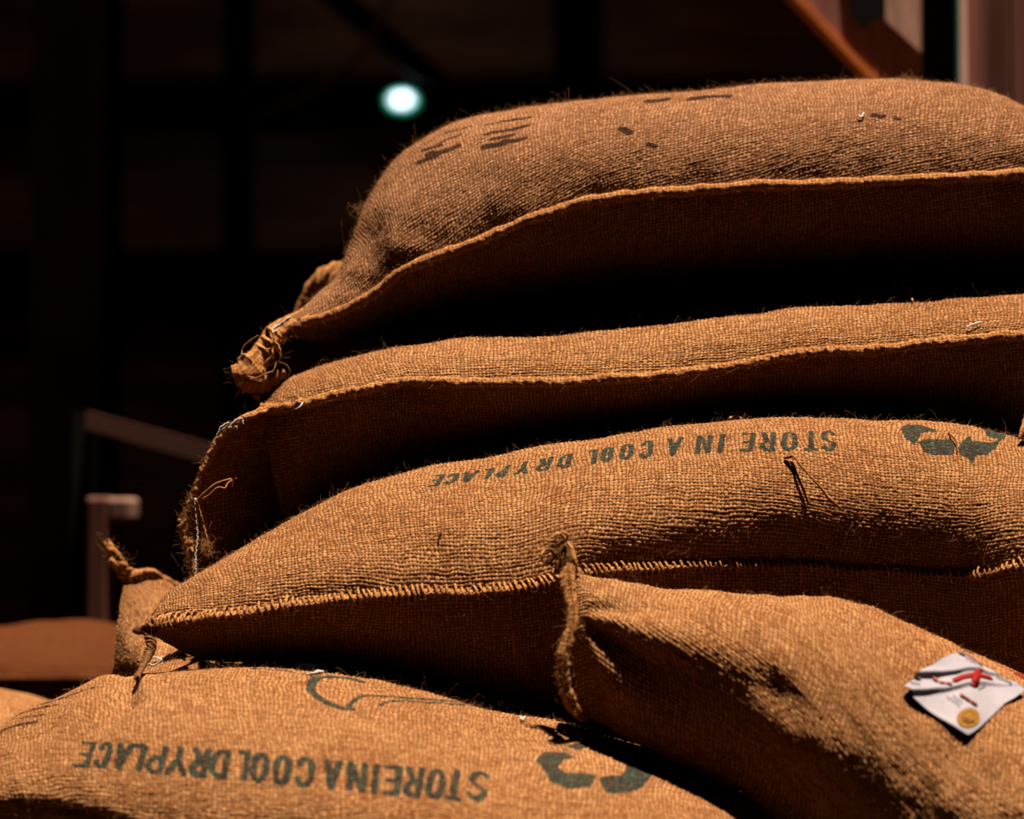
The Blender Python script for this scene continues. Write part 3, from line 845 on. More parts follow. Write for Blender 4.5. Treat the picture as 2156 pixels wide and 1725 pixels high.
def path_fuzz(name, pts, root, cnt, length, jitter=0.003, radius=0.00014, spread=1.0):
    p, _ = smooth_path(pts, 200)
    k = rng.integers(0, 200, cnt); b0 = p[k] + rng.normal(0, jitter, (cnt, 3))
    nn = rng.normal(0, 1, (cnt, 3)); nn[:, 1] -= 0.4; nn /= np.linalg.norm(nn, axis=1, keepdims=True)
    return fuzz_mesh(name, b0, nn, root, length, radius, spread)
def chain(name, pts, mat, root, r=0.0006, w=0.0011, pitch=0.006):
    p, L = smooth_path(pts, 300); s = np.linspace(0, L, 300)
    t, n, b = frames(p)
    ph = s / pitch * 2 * np.pi
    parts = []
    for sg in (0, 2.1, 4.2):
        q = p + n * (np.sin(ph + sg) * w)[:, None] + b * (np.cos(ph * 2 + sg) * w * 0.5)[:, None]
        parts.append(tube_arrays(q, r, 6, 1.0, 0.15, 3, True, 0.003))
    V, Fc, uv = merge(parts)
    return add_mesh(name, V, Fc, mat, root, uv)
def rope(name, pts, root, r, mat, w, pitch=0.012, n=200):
    p, L = smooth_path(pts, n); s = np.linspace(0, L, n); t, nn, bb = frames(p); parts = []
    for sg in (0, 2.09, 4.19):
        ph = s / pitch * 2 * np.pi + sg; ww = np.interp(s / L, np.linspace(0, 1, len(w)), w)
        q = p + nn * (np.sin(ph) * ww)[:, None] + bb * (np.cos(ph) * ww)[:, None]
        parts.append(tube_arrays(q, r, 8, 1.0, 0.35, 3 + int(sg), True, 0.004))
    V, Fc, uv = merge(parts)
    return add_mesh(name, V, Fc, mat, root, uv)

# ------------------------------------------------------------------ sack: bottom left
lettE = [('E', 160, 199), ('C', 202, 235), ('A', 240, 276), ('L', 274, 306), ('P', 309, 350), ('Y', 352, 397), ('R', 400, 441), ('D', 441, 485), ('L', 496, 525),
         ('O', 527, 568), ('O', 573, 615), ('C', 620, 664), ('A', 681, 717), ('N', 729, 773), ('I', 777, 802), ('E', 806, 846), ('R', 850, 892), ('O', 896, 939), ('T', 940, 974), ('S', 983, 1030)]
footE = [(150, 1564), (240, 1567), (350, 1576), (450, 1582), (530, 1587), (620, 1597), (720, 1608), (800, 1615), (900, 1623), (1040, 1628)]
headE = [(150, 1612, -20), (240, 1617, -16), (350, 1628, -14), (450, 1636, -10), (530, 1643, -8), (620, 1653, -8), (720, 1663, -6), (800, 1670, -6), (900, 1680, -8), (1040, 1686, -12)]
pE = [(0, 's', st, .0055) for st in upside_down_text(lettE, footE, headE)]
f6 = lambda pts: mk(pts, 600, 1350, 2.396)
pE += [(0, 'p', f6([(1268, 600), (1310, 562), (1420, 562), (1462, 592), (1400, 608), (1378, 640), (1420, 668), (1500, 668), (1568, 682), (1540, 738), (1430, 750), (1340, 712)]), 0),
       (0, 'p', f6([(1578, 698), (1620, 682), (1700, 680), (1722, 640), (1702, 592), (1780, 592), (1852, 612), (1850, 680), (1800, 738), (1740, 768), (1620, 770)]), 0),
       (0, 'p', f6([(1420, 538), (1480, 516), (1620, 502), (1680, 512), (1600, 532), (1480, 552)]), 0),
       (0, 's', f6([(385, 208), (330, 192), (230, 182), (170, 188), (135, 215), (128, 250), (170, 290), (230, 320), (300, 343), (340, 345)]), .0075),
       (0, 's', f6([(320, 330), (350, 295), (400, 277), (500, 282), (640, 292), (780, 303), (900, 316), (1010, 326)]), .0042),
       (0, 's', f6([(480, 325), (520, 307), (600, 302), (720, 316), (830, 321), (960, 326)]), .0036),
       (0, 's', [(530, 1410), (600, 1413), (650, 1422), (662, 1430)], .0045)]
f5 = lambda pts: mk(pts, 0, 1100, 2.76)
pE += [(1, 's', f5(p), w) for p, w in [([(0, 1222), (40, 1200), (90, 1185), (205, 1165)], .006), ([(120, 1142), (180, 1132), (250, 1122)], .005), ([(10, 1165), (60, 1135), (150, 1105), (300, 1072)], .005),
        ([(100, 1110), (200, 1070), (320, 1040)], .004), ([(340, 1030), (430, 1000), (540, 968)], .006), ([(250, 1075), (330, 1062)], .004)]]
rowsE = [((-330, 1800, -.3), (-330, 1784, -.25), (-330, 1812, -.25)),
 ((-200, 1840, -.42), (-200, 1690, -.22), (-200, 1930, -.22)),
 ((-80, 1680, -.33), (-80, 1600, -.22), (-80, 1990, -.22)),
 ((20, 1685, -.36), (20, 1524, -.22), (20, 2005, -.22)),
 ((120, 1697, -.375), (110, 1476, -.22), (120, 2005, -.22)),
 ((220, 1718, -.40), (210, 1438, -.22), (220, 2005, -.22)),
 ((330, 1748, -.425), (330, 1419, -.22), (330, 2005, -.22)),
 ((480, 1765, -.44), (480, 1406, -.22), (480, 2005, -.22)),
 ((620, 1785, -.46), (620, 1412, -.22), (620, 2005, -.22)),
 ((760, 1800, -.47), (760, 1430, -.22), (760, 2005, -.22)),
 ((900, 1800, -.47), (900, 1460, -.22), (900, 2005, -.22)),
 ((1050, 1862, -.49), (1050, 1500, -.22), (1050, 2005, -.22)),
 ((1200, 1866, -.49), (1210, 1532, -.22), (1200, 2005, -.22)),
 ((1340, 1880, -.48), (1350, 1570, -.22), (1340, 2000, -.22)),
 ((1470, 1876, -.47), (1480, 1620, -.22), (1470, 1995, -.22)),
 ((1590, 1882, -.43), (1600, 1692, -.22), (1590, 1980, -.22)),
 ((1680, 1888, -.38), (1690, 1770, -.23), (1680, 1960, -.24)),
 ((1760, 1900, -.30), (1762, 1890, -.27), (1762, 1912, -.27))]
sackE = thing('burlap_sack', 'bottom left sack with a printed line and green outline drawing', 'sack', P(700, 2005, -.22), GRP)
def Edent(a, b, X):
    px, py = project(X)
    u = ((px - 290) * -0.73 + (py - 1430) * 0.68); v = ((px - 290) * 0.68 + (py - 1430) * 0.73)
    along = np.clip(u / 30, 0, 1) * np.clip((215 - u) / 110, 0, 1)
    return (-0.014 * np.exp(-((v - 6) / 26)**2) + 0.004 * np.exp(-((v + 40) / 30)**2)) * along * (b > 0)
SE = build_sack(sackE, rowsE, 51, prints=pE, extra=Edent, nofuzz=lambda x, y, Y: ((x > 1230) & (Y > -.37)) | ((x > 255) & (x < 325) & (y < 1445)), back=0.34, shear=-0.12, kF=(0.02, 0.50), kT=0.5, lumps=0.0028, low_fine=False)
tube('white_lint', [P(646, 1420, -.245), P(660, 1418, -.25), P(672, 1416, -.25), P(682, 1414, -.25)], [.0006, .0014, .0018, .001], M_WHITE, sackE, 20, 6, 1, .6)

# ------------------------------------------------------------------ sack: right front
rowsD = [((1202, 1345, -.285), (1207, 1208, -.265), (1224, 1502, -.275)),
 ((1240, 1320, -.305), (1248, 1214, -.262), (1262, 1532, -.285)),
 ((1320, 1350, -.325), (1340, 1236, -.252), (1350, 1570, -.285)),
 ((1460, 1400, -.345), (1480, 1248, -.25), (1480, 1625, -.29)),
 ((1630, 1480, -.370), (1640, 1257, -.25), (1620, 1720, -.29)),
 ((1780, 1610, -.395), (1780, 1270, -.25), (1780, 1820, -.29)),
 ((1900, 1720, -.415), (1900, 1308, -.25), (1900, 1900, -.29)),
 ((2020, 1790, -.43), (2030, 1364, -.25), (2020, 1960, -.29)),
 ((2150, 1840, -.44), (2156, 1418, -.25), (2150, 1990, -.29)),
 ((2320, 1870, -.43), (2330, 1530, -.26), (2320, 2000, -.29)),
 ((2500, 1930, -.36), (2500, 1900, -.32), (2500, 1960, -.32))]
def Ddent(a, b, X):
    px, py = project(X)
    d = 0
    # folds that fan out from the sewn ear towards the lower right
    x = px - 1200; y = py - 1290
    r = np.hypot(x, y) + 1; th = np.degrees(np.arctan2(y, x))
    w = np.exp(-((r - 190) / 170)**2) * np.clip((y + 62) / 50, 0.1, 1)
    d = 0.0060 * w * np.cos(np.radians((th - 12) * 8.5)) * np.clip((r - 20) / 60, 0, 1)
    # broad dent and ridge further along
    def g(cx, cy, sx, sy, rot):
        c, s = math.cos(math.radians(rot)), math.sin(math.radians(rot))
        u = ((px - cx) * c + (py - cy) * s) / sx; v = (-(px - cx) * s + (py - cy) * c) / sy
        return np.exp(-(u * u + v * v))
    d = d - 0.0045 * g(1590, 1440, 110, 45, 20) + 0.006 * g(1700, 1560, 90, 60, 35)
    d = d + 0.0035 * fbm(a / 0.03, b / 0.028, 5, 2)
    return d
pD = [(2, 'p', [(2075, 1368), (2165, 1408), (2240, 1450), (2240, 1475), (2156, 1432), (2092, 1392)], 0), (1, 's', [(2026, 1352), (2044, 1362)], .008)]
sackD = thing('burlap_sack', 'nearest sack at lower right with an upright sewn ear and a white card label', 'sack', P(1800, 1990, -.28), GRP)
SD = build_sack(sackD, rowsD, 67, prints=pD, back=0.04, shear=0.25, kF=(0.0, 0.55), kT=0.6, kG=(0.0, 0.5), above=(SE,), seam=False, lumps=0.0028, extra=Ddent, pucker=0.0, fuzz=4.0)
# end hem and ear
tube('end_hem', [P(1192, 1170, -.275), P(1194, 1210, -.285), P(1200, 1255, -.295), P(1206, 1300, -.305), P(1196, 1345, -.312), P(1186, 1390, -.315), P(1187, 1430, -.315), P(1196, 1470, -.31), P(1214, 1500, -.30), P(1232, 1516, -.29)],
     [.0055, .006, .0055, .0048, .0045, .005, .005, .005, .0045, .003], M_HEM, sackD, 200, 14, 0.8, 0.25, 31, .006)
tube('sewn_ear', [P(1192, 1208, -.272), P(1190, 1185, -.272), P(1190, 1160, -.27), P(1188, 1140, -.268)], [.009, .0075, .0068, .004], M_HEM, sackD, 50, 14, 0.6, 0.3, 32, .006)
tube('ear_hollow_shade', [P(1196, 1196, -.281), P(1195, 1180, -.281), P(1194, 1162, -.279), P(1193, 1150, -.277)], [.004, .006, .0055, .003], M_DARKYARN, sackD, 30, 12, 0.5, 0.2, 33, .006)  # solid dark tube standing in for shade inside the ear
tube('ear_edge', [P(1212, 1208, -.279), P(1210, 1185, -.281), P(1205, 1160, -.279), P(1196, 1144, -.276)], .0018, M_YARN, sackD, 40, 8, 1, .4, 34)
a = np.linspace(-0.6, 5.8, 14)
tube('twine_loop', [P(1153 + 13 * math.cos(x), 1172 + 14 * math.sin(x), -.285 + .004 * math.cos(x)) for x in a] + [P(1176, 1178, -.28)], .0011, M_YARN, sackD, 60, 7, 1, .3)
for pts in ([(1186, 1140), (1170, 1152), (1158, 1146)], [(1190, 1136), (1178, 1124), (1160, 1132)], [(1190, 1140), (1196, 1128), (1184, 1120)], [(1176, 1150), (1166, 1140), (1150, 1138)]):
    tube('frayed_yarn', [P(x, y, -.28 - .004 * k) for k, (x, y) in enumerate(pts)], [.0018, .0014, .0006], M_YARN, sackD, 20, 7, 1, .5)
path_fuzz('ear_fuzz', [P(1196, 1150, -.275), P(1180, 1130, -.275), P(1150, 1150, -.28)], sackD, 420, 0.007, 0.005, .00016)
path_fuzz('hem_fuzz', [P(1192, 1170, -.285), P(1204, 1300, -.31), P(1182, 1390, -.32), P(1190, 1460, -.315), P(1220, 1505, -.30)], sackD, 700, 0.005, 0.003, .00013)
tube('loose_thread', [P(1212, 1290, -.325), P(1226, 1290, -.335), P(1242, 1284, -.342), P(1254, 1276, -.345)], .0005, M_YARN, sackD, 30, 5)

# card label on the right front sack
bvh = BVHTree.FromPolygons([tuple(v) for v in SD.X[::4, :SD.n1:4].reshape(-1, 3).tolist()],
                           [tuple(f) for f in grid_faces(len(range(0, SD.nu, 4)), len(range(0, SD.n1, 4))).tolist()])
def onto(px, py, off=0.0):
    o = Vector((0, CAMY, CAMZ)); d = (Vector(P(px, py, 0)) - o).normalized()
    h, n, _, _ = bvh.ray_cast(o, d)
    if h is None: h = Vector(P(px, py, -.35)); n = Vector((0, -1, 0))
    if n.dot(d) > 0: n = -n
    return np.array(h), np.array(n)
cL, cT, cR, cB = (1889, 1460), (2011, 1382), (2158, 1466), (2031, 1566)
corn = [onto(*c) for c in (cL, cT, cR, cB)]
nrm = sum(c[1] for c in corn); nrm /= np.linalg.norm(nrm)
c3 = [c[0] for c in corn]
NL = 110
def card_point(s, t, lift=0.0):
    """s along L->T (0..1), t from upper-left side towards lower-right side"""
    p = (c3[0] * (1 - s) + c3[1] * s) * (1 - t) + (c3[3] * (1 - s) + c3[2] * s) * t
    h, n, _, dist = bvh.find_nearest(Vector(p))
    base = np.array(h)
    n = np.array(n); 
    if np.dot(n, nrm) < 0: n = -n
    u = t * 0.55 + (1 - s) * 0.45            # runs down the card
    q = t - 0.736 * s
    fold = lambda c0, h: h * math.exp(-((q - c0) / (0.13 if q < c0 else 0.028))**2)
    f = 0.0025 + fold(-0.17, 0.0058) * (1 - 0.6 * s) + fold(0.125, 0.0048) * (1 - 0.8 * s) + 0.0012 * math.sin(6 * s + 9 * t)
    return base * 0.75 + p * 0.25 + nrm * (f + 0.0024 + lift)
def card_patch(name, fn, nu, nv, mat, parent, th=0.0004, lift=0.0):
    G = np.array([[card_point(*fn(i / (nu - 1), j / (nv - 1)), lift) for j in range(nv)] for i in range(nu)])
    n = nu * nv; back = G - nrm * th
    F0 = grid_faces(nu, nv); rim = []
    def strip(idx):
        idx = np.array(idx); rim.append(np.stack([idx[:-1], idx[1:], idx[1:] + n, idx[:-1] + n], -1))
    strip(np.arange(nu) * nv); strip(np.arange(nu) * nv + nv - 1); strip(np.arange(nv)); strip((nu - 1) * nv + np.arange(nv))
    return add_mesh(name, np.concatenate([G.reshape(-1, 3), back.reshape(-1, 3)]), np.vstack([F0, F0[:, ::-1] + n] + rim), mat, parent)
def rounded(a, b, r=0.05):
    # squircle corners
    x, y = 2 * a - 1, 2 * b - 1
    k = 1 - 0.05 * (abs(x) ** 6) * (abs(y) ** 6)
    return (x * k + 1) / 2, (y * k + 1) / 2
card = card_patch('card_label', rounded, 70, 70, M_PAPER, sackD)
card['label'] = 'creased white card label with a gold seal and red cross'
def card_st(px, py):
    # invert bilinear roughly in photo pixels
    best = None
    A = np.array([cL, cT, cR, cB], float)
    s, t = .5, .5
    for _ in range(25):
        p = (A[0] * (1 - s) + A[1] * s) * (1 - t) + (A[3] * (1 - s) + A[2] * s) * t
        ds = (A[1] - A[0]) * (1 - t) + (A[2] - A[3]) * t; dt = (A[3] - A[0]) * (1 - s) + (A[2] - A[1]) * s
        J = np.stack([ds, dt], 1); e = np.array([px, py]) - p
        d = np.linalg.solve(J, e); s += d[0]; t += d[1]
    return s, t
def card_stroke(name, pts, w, mat, lift=0.0016):
    q = [card_st(*p) for p in pts]
    L = [P3 for P3 in [card_point(s, t, lift) for s, t in np.array([[np.interp(x, np.linspace(0, 1, len(q)), [a[0] for a in q]), np.interp(x, np.linspace(0, 1, len(q)), [a[1] for a in q])] for x in np.linspace(0, 1, 24)])]]
    path = np.array(L); t = np.gradient(path, axis=0); t /= np.linalg.norm(t, axis=1, keepdims=True)
    side = np.cross(t, nrm); side /= np.linalg.norm(side, axis=1, keepdims=True)
    ww = w * (0.75 + 0.25 * np.sin(np.linspace(0.3, 2.8, 24)))
    V = np.concatenate([path - side * ww[:, None] / 2, path + side * ww[:, None] / 2, path - side * ww[:, None] / 2 - nrm * .0004, path + side * ww[:, None] / 2 - nrm * .0004])
    i = np.arange(23)
    Fc = np.vstack([np.stack([i, i + 1, i + 25, i + 24], -1), np.stack([i + 48, i + 72, i + 73, i + 49], -1), np.stack([i, i + 48, i + 49, i + 1], -1), np.stack([i + 24, i + 25, i + 73, i + 72], -1)])
    return add_mesh(name, V, Fc, mat, card)
c3z = lambda pts: mk(pts, 1850, 1340, 6.634)
card_stroke('red_cross', c3z([(955, 805), (1080, 765), (1250, 745), (1500, 735)]), .0052, M_RED)
card_stroke('red_cross', c3z([(1310, 640), (1270, 730), (1250, 800), (1225, 885)]), .0062, M_RED, .0014)
for x0, y0, x1, y1 in [(690, 705, 760, 760), (775, 770, 850, 810), (860, 805, 930, 845), (1060, 960, 1130, 1020), (1135, 1020, 1200, 1070), (1210, 1075, 1300, 1130)]:
    card_stroke('printed_line', c3z([(x0, y0), (x1, y1)]), .0030, M_PALERED)
card_stroke('printed_line', c3z([(1130, 440), (1240, 520), (1350, 615)]), .0009, M_PALERED)
card_stroke('printed_line', c3z([(1170, 370), (1300, 470), (1380, 525)]), .0016, M_GREYINK)
card_stroke('printed_line', c3z([(1075, 315), (1150, 375)]), .0040, M_GREYINK)
card_stroke('printed_line', c3z([(1600, 640), (1690, 710), (1785, 790)]), .0016, M_GREYINK)
card_stroke('printed_line', c3z([(375, 760), (500, 825)]), .0012, M_GREYINK)
card_stroke('printed_line', c3z([(430, 690), (520, 730)]), .0022, M_GREYINK)
card_stroke('printed_line', c3z([(880, 960), (1000, 1050), (1070, 1125)]), .0006, M_GREYINK)
card_stroke('printed_line', c3z([(960, 960), (1100, 1080)]), .0006, M_GREYINK)
card_stroke('printed_line', c3z([(1400, 850), (1340, 900), (1300, 930)]), .0006, M_GREYINK)
def seal(name, cx, cy, rx, ry, mat, lift, inner=0.0):
    a = np.linspace(0, 2 * np.pi, 40, endpoint=False)
    V = []
    for f, lf in ((inner, lift), (1, lift), (1, lift - .0006)):
        for x in a: V.append(card_point(*card_st(*zz(cx + rx * f * math.cos(x), cy + ry * f * math.sin(x), 1850, 1340, 6.634)), lf))
    return add_mesh(name, np.array(V), grid_faces(3, 40, True), mat, card, smooth=False)
seal('gold_seal', 1185, 1272, 158, 120, M_GOLD, .0007)
seal('gold_seal', 1185, 1268, 100, 78, M_GOLDD, .0012, 0.78)
card_stroke('seal_mark', c3z([(1090, 1280), (1190, 1315), (1260, 1335)]), .0022, M_DARKYARN, .0013)

# ------------------------------------------------------------------ sack: third
lettC = [('S', 1728, 1761), ('T', 1692, 1722), ('O', 1643, 1682), ('R', 1599, 1634), ('E', 1558, 1590), ('I', 1508, 1530), ('N', 1463, 1501), ('A', 1402, 1437),
         ('C', 1345, 1377), ('O', 1304, 1336), ('O', 1264, 1294), ('L', 1234, 1259), ('D', 1172, 1206), ('R', 1130, 1163), ('Y', 1087, 1116),
         ('P', 1046, 1070), ('L', 1014, 1037), ('A', 972, 1004), ('C', 936, 965), ('E', 905, 932)]
footC = [(900, 1004), (1000, 993), (1100, 975), (1200, 958), (1300, 939), (1400, 926), (1500, 918), (1600, 913), (1700, 910), (1765, 908)]
headC = [(900, 1027, -14), (1000, 1013, -14), (1100, 999, -12), (1200, 983, -8), (1300, 969, -6), (1400, 961, -6), (1500, 953, -6), (1600, 949, -4), (1700, 948, 0), (1765, 948, 4)]
pC = [(0, 's', st, .0046) for st in upside_down_text(lettC, footC, headC)]
pC += [(0, 'p', mk(p, 1450, 860, 3.054), 0) for p in [
   [(1360, 130), (1400, 108), (1480, 108), (1590, 140), (1590, 155), (1500, 160), (1475, 200), (1450, 240), (1390, 190)],
   [(1475, 220), (1520, 200), (1690, 202), (1718, 240), (1700, 300), (1580, 305), (1510, 280)],
   [(1730, 260), (1765, 210), (1805, 178), (1825, 215), (1900, 217), (1960, 225), (2035, 180), (1975, 258), (1920, 298), (1850, 306), (1822, 358), (1790, 318), (1740, 300)],
   [(1880, 132), (1950, 130), (2050, 166), (2030, 200), (1960, 196), (1920, 180)]]]
rowsC = [((303, 1328, -.15), (305, 1321, -.12), (312, 1332, -.12)),
 ((345, 1313, -.18), (343, 1264, -.115), (360, 1350, -.11)),
 ((420, 1302, -.20), (402, 1214, -.09), (430, 1384, -.09)),
 ((520, 1290, -.21), (510, 1150, -.07), (525, 1390, -.08)),
 ((640, 1272, -.215), (620, 1087, -.06), (640, 1394, -.08)),
 ((760, 1260, -.22), (740, 1032, -.062), (760, 1408, -.08)),
 ((900, 1252, -.22), (880, 986, -.05), (900, 1434, -.08)),
 ((1080, 1242, -.22), (1060, 958, -.05), (1080, 1476, -.08)),
 ((1250, 1202, -.208), (1240, 924, -.05), (1250, 1500, -.08)),
 ((1450, 1195, -.190), (1440, 893, -.05), (1450, 1500, -.08)),
 ((1650, 1192, -.175), (1640, 879, -.05), (1650, 1500, -.08)),
 ((1850, 1205, -.172), (1850, 881, -.05), (1850, 1500, -.08)),
 ((2020, 1214, -.175), (2020, 896, -.05), (2020, 1490, -.08)),
 ((2150, 1194, -.21), (2150, 925, -.05), (2150, 1470, -.08)),
 ((2330, 1185, -.17), (2330, 1010, -.06), (2330, 1420, -.07)),
 ((2470, 1190, -.10), (2470, 1178, -.06), (2470, 1200, -.06))]
sackC = thing('burlap_sack', 'third sack from the top, printed line and emblem upside down above a whip-stitched hem', 'sack', P(1300, 1490, -.08), GRP)
def Cdent(a, b, X):
    px, py = project(X)
    return (-0.0 * np.exp(-((b - 0.02) / 0.014)**2) * np.clip((px - 1180) / 200, 0, 1)) * (b > 0.001)
SC = build_sack(sackC, rowsC, 37, prints=pC, back_skew=0.03, back=0.30, shear=0.05, kF=(0.0, 0.52), bulge=[(1150, 0), (1300, .012), (1500, .022), (1700, .030), (2000, .028), (2100, .014), (2160, .002)], above=(SE,))
add_seam(SC, 'whip_stitched_hem', 0.0052, 0.2, 7, 'whip', 300, frizz=30, frizz_len=0.005)
tube('corner_knot', [P(330, 1312, -.19), P(316, 1322, -.19), P(306, 1330, -.185), P(296, 1327, -.185), P(289, 1325, -.183)], [.006, .0065, .005, .0048, .004], M_DARKYARN, sackC, 50, 12, 1, .5, 3, .005)
rope('corner_tail', [P(308, 1328, -.185), P(314, 1342, -.195), P(319, 1358, -.20), P(313, 1376, -.205), P(305, 1394, -.222), P(297, 1410, -.238), P(291, 1420, -.252), P(288, 1429, -.262)], sackC, 0.0014, M_DARKYARN, [.0014, .0030, .0034, .0020, .0012, .0010, .0010, .0014])
path_fuzz('tail_fuzz', [P(308, 1328, -.187), P(319, 1358, -.203), P(311, 1380, -.214)], sackC, 120, 0.004, 0.002)
oc = lambda pts: [on_cloth(SC, x, y, o) for x, y, o in pts]
tube('twine_or_shadow', oc([(1652, 968, .001), (1668, 972, .006), (1682, 994, .010), (1697, 1012, .011), (1722, 1036, .010), (1748, 1060, .008), (1774, 1076, .004)]),
     [.0011, .0014, .001, .0009, .0011, .0017, .0004], M_HEM, sackC, 70, 7, 1, .3, 4)
tube('twine_or_shadow', oc([(1654, 972, .001), (1668, 984, .003), (1680, 1012, .003), (1692, 1040, .003), (1702, 1064, .002)]), [.0010, .0012, .0010, .0009, .0005], M_DARKYARN, sackC, 50, 6, 1, .3, 5)  # dark strand drawn as the shadow of the pale twine
tube('twine_or_shadow', oc([(1996, 915, .001), (2002, 926, .003), (2012, 938, .003), (2014, 956, .001)]), .0007, M_DARKYARN, sackC, 30, 5)
tube('twine_or_shadow', oc([(930, 1118, .001), (926, 1130, .003), (924, 1142, .001)]), .0008, M_DARKYARN, sackC, 30, 5)

# ------------------------------------------------------------------ sack: second
rowsB = [((556, 866, .03), (560, 850, .06), (606, 1092, .07)),
 ((604, 858, -.0), (592, 812, .08), (650, 1088, .09)),
 ((660, 848, -.02), (640, 786, .10), (705, 1050, .11)),
 ((760, 826, -.04), (730, 750, .12), (800, 1010, .12)),
 ((870, 806, -.05), (840, 712, .13), (900, 985, .13)),
 ((1000, 809, -.062), (990, 684, .14), (1000, 965, .13)),
 ((1200, 805, -.062), (1200, 663, .15), (1200, 932, .13)),
 ((1400, 794, -.062), (1400, 643, .15), (1400, 905, .13)),
 ((1560, 770, -.062), (1560, 625, .15), (1560, 893, .13)),
 ((1700, 747, -.062), (1700, 612, .15), (1700, 888, .13)),
 ((1850, 736, -.062), (1850, 604, .15), (1850, 892, .13)),
 ((2000, 723, -.062), (2000, 600, .15), (2000, 905, .13)),
 ((2156, 706, -.062), (2156, 598, .15), (2156, 940, .13)),
 ((2330, 702, -.02), (2330, 610, .13), (2330, 940, .13)),
 ((2470, 712, .06), (2470, 700, .10), (2470, 730, .10))]
sackB = thing('burlap_sack', 'second sack from the top with a sewn open flap hanging at its left end', 'sack', P(1300, 900, .13), GRP)
SB = build_sack(sackB, rowsB, 23, shear=0.03, kF=(0.02, 0.42), lumps=0.0018, above=(SC,), nofuzz=lambda x, y, Y: (Y > 0.095) | ((x < 660) & (y > 770) & (y < 850) & (Y > 0.03)))
hemB, pathB = add_seam(SB, 'hem', 0.0056, 0.24, 5, 'roll', 500, frizz=40, frizz_len=0.0045)

# end flap of the second sack
outB = [P(512, 886, -.004), P(480, 905, .0), P(462, 925, .005), P(440, 965, .01), P(420, 1012, .012), P(402, 1060, .014), P(392, 1105, .014), P(394, 1150, .012), P(412, 1200, .01)]
inB = [P(560, 866, .018), P(566, 890, .03), P(568, 930, .05), P(572, 970, .07), P(584, 1010, .09), P(598, 1045, .10), P(612, 1082, .10), P(590, 1098, .09), P(565, 1110, .07)]
flap('end_flap', outB, inB, sackB, seed=4)
hb = tube('end_hem', [P(575, 858, .012), P(540, 870, .0), P(510, 884, -.006), P(482, 902, -.004), P(462, 924, .0), P(440, 965, .006), P(420, 1012, .008), P(402, 1060, .010), P(392, 1100, .010)],
     0.0036, M_HEM, sackB, 220, 12, 0.8, 0.5, 9, 0.005)
# frayed lower part of the flap edge
tube('end_hem', [P(396, 1085, .010), P(390, 1120, .008), P(396, 1160, .006), P(406, 1200, .0), P(412, 1214, -.004)], [0.0045, 0.0052, 0.0045, 0.004, 0.002], M_HEM, sackB, 90, 12, 0.8, 0.8, 19, 0.006)
path_fuzz('frayed_jute', [P(512, 884, -.006), P(470, 912, .0), P(440, 965, .006), P(402, 1060, .010), P(392, 1100, .010)], sackB, 500, 0.005, 0.002, 0.00012)
path_fuzz('frayed_jute', [P(408, 1050, .008), P(392, 1090, .008), P(392, 1130, .006), P(400, 1180, .0), P(410, 1212, -.004)], sackB, 450, 0.007, 0.003, 0.00014)
path_fuzz('frayed_jute', [P(430, 1142, -.02), P(436, 1155, -.024), P(438, 1166, -.028)], sackB, 260, 0.006, 0.002, 0.00016)
path_fuzz('frayed_jute', [P(700, 842, -.035), P(1000, 812, -.047), P(1500, 786, -.047), P(2150, 710, -.047)], sackB, 1600, 0.006, 0.0025, 0.00016)
chain('white_stitch_thread', [P(411, 1050, -.002), P(414, 1090, -.006), P(416, 1130, -.010), P(412, 1170, -.014), P(412, 1213, -.018)], M_WHITE, sackB)
chain('loose_thread', [P(412, 1052, -.002), P(422, 1085, -.008), P(432, 1120, -.012), P(438, 1156, -.014)], M_YARN, sackB, 0.0008)
tube('loose_thread', [P(412, 1056, -.004), P(432, 1036, -.012), P(455, 1018, -.014), P(480, 1010, -.012), P(498, 1008, -.008)], 0.0008, M_YARN, sackB, 60, 6, 1, .3)
tube('loose_thread', [P(414, 1060, -.004), P(440, 1042, -.016), P(462, 1026, -.018), P(474, 1028, -.018), P(478, 1020, -.016), P(488, 1012, -.014), P(489, 1026, -.012)], 0.0007, M_YARN, sackB, 80, 6, 1, .3)
for pts in ([(462, 912), (474, 902), (500, 899), (498, 904)], [(485, 898), (497, 886), (508, 882), (512, 893)], [(458, 918), (466, 900), (482, 890)]):
    chain('white_stitch_thread', [P(x, y, -.012) for x, y in pts], M_WHITE, sackB, 0.0006, 0.0008)
tube('white_stitch_thread', [P(622, 862, -.024), P(630, 858, -.028), P(640, 846, -.022), P(650, 842, -.016)], 0.0007, M_WHITE, sackB, 30, 6, 1, .3)

# ------------------------------------------------------------------ sack: top of the stack
rowsA = [((592, 692, .085), (596, 682, .12), (596, 704, .12)),
 ((640, 684, .075), (650, 640, .13), (645, 716, .13)),
 ((705, 664, .06), (703, 590, .14), (705, 718, .15)),
 ((760, 640, .045), (733, 530, .15), (765, 712, .16)),
 ((808, 606, .035), (756, 448, .155), (820, 704, .17)),
 ((850, 572, .025), (800, 374, .16), (870, 694, .17)),
 ((925, 542, .015), (865, 312, .165), (945, 684, .17)),
 ((1015, 508, .01), (960, 262, .17), (1030, 672, .17)),
 ((1115, 462, 0), (1090, 236, .17), (1130, 662, .17)),
 ((1280, 420, 0), (1270, 214, .17), (1290, 645, .17)),
 ((1450, 405, 0), (1460, 200, .17), (1460, 628, .17)),
 ((1650, 393, 0), (1660, 184, .17), (1660, 612, .17)),
 ((1830, 386, 0), (1850, 173, .17), (1840, 602, .17)),
 ((2010, 378, 0), (2020, 188, .17), (2010, 598, .17)),
 ((2150, 369, .01), (2140, 226, .16), (2150, 596, .17)),
 ((2330, 366, .03), (2310, 310, .14), (2320, 560, .16)),
 ((2450, 385, .09), (2448, 375, .13), (2452, 400, .13))]
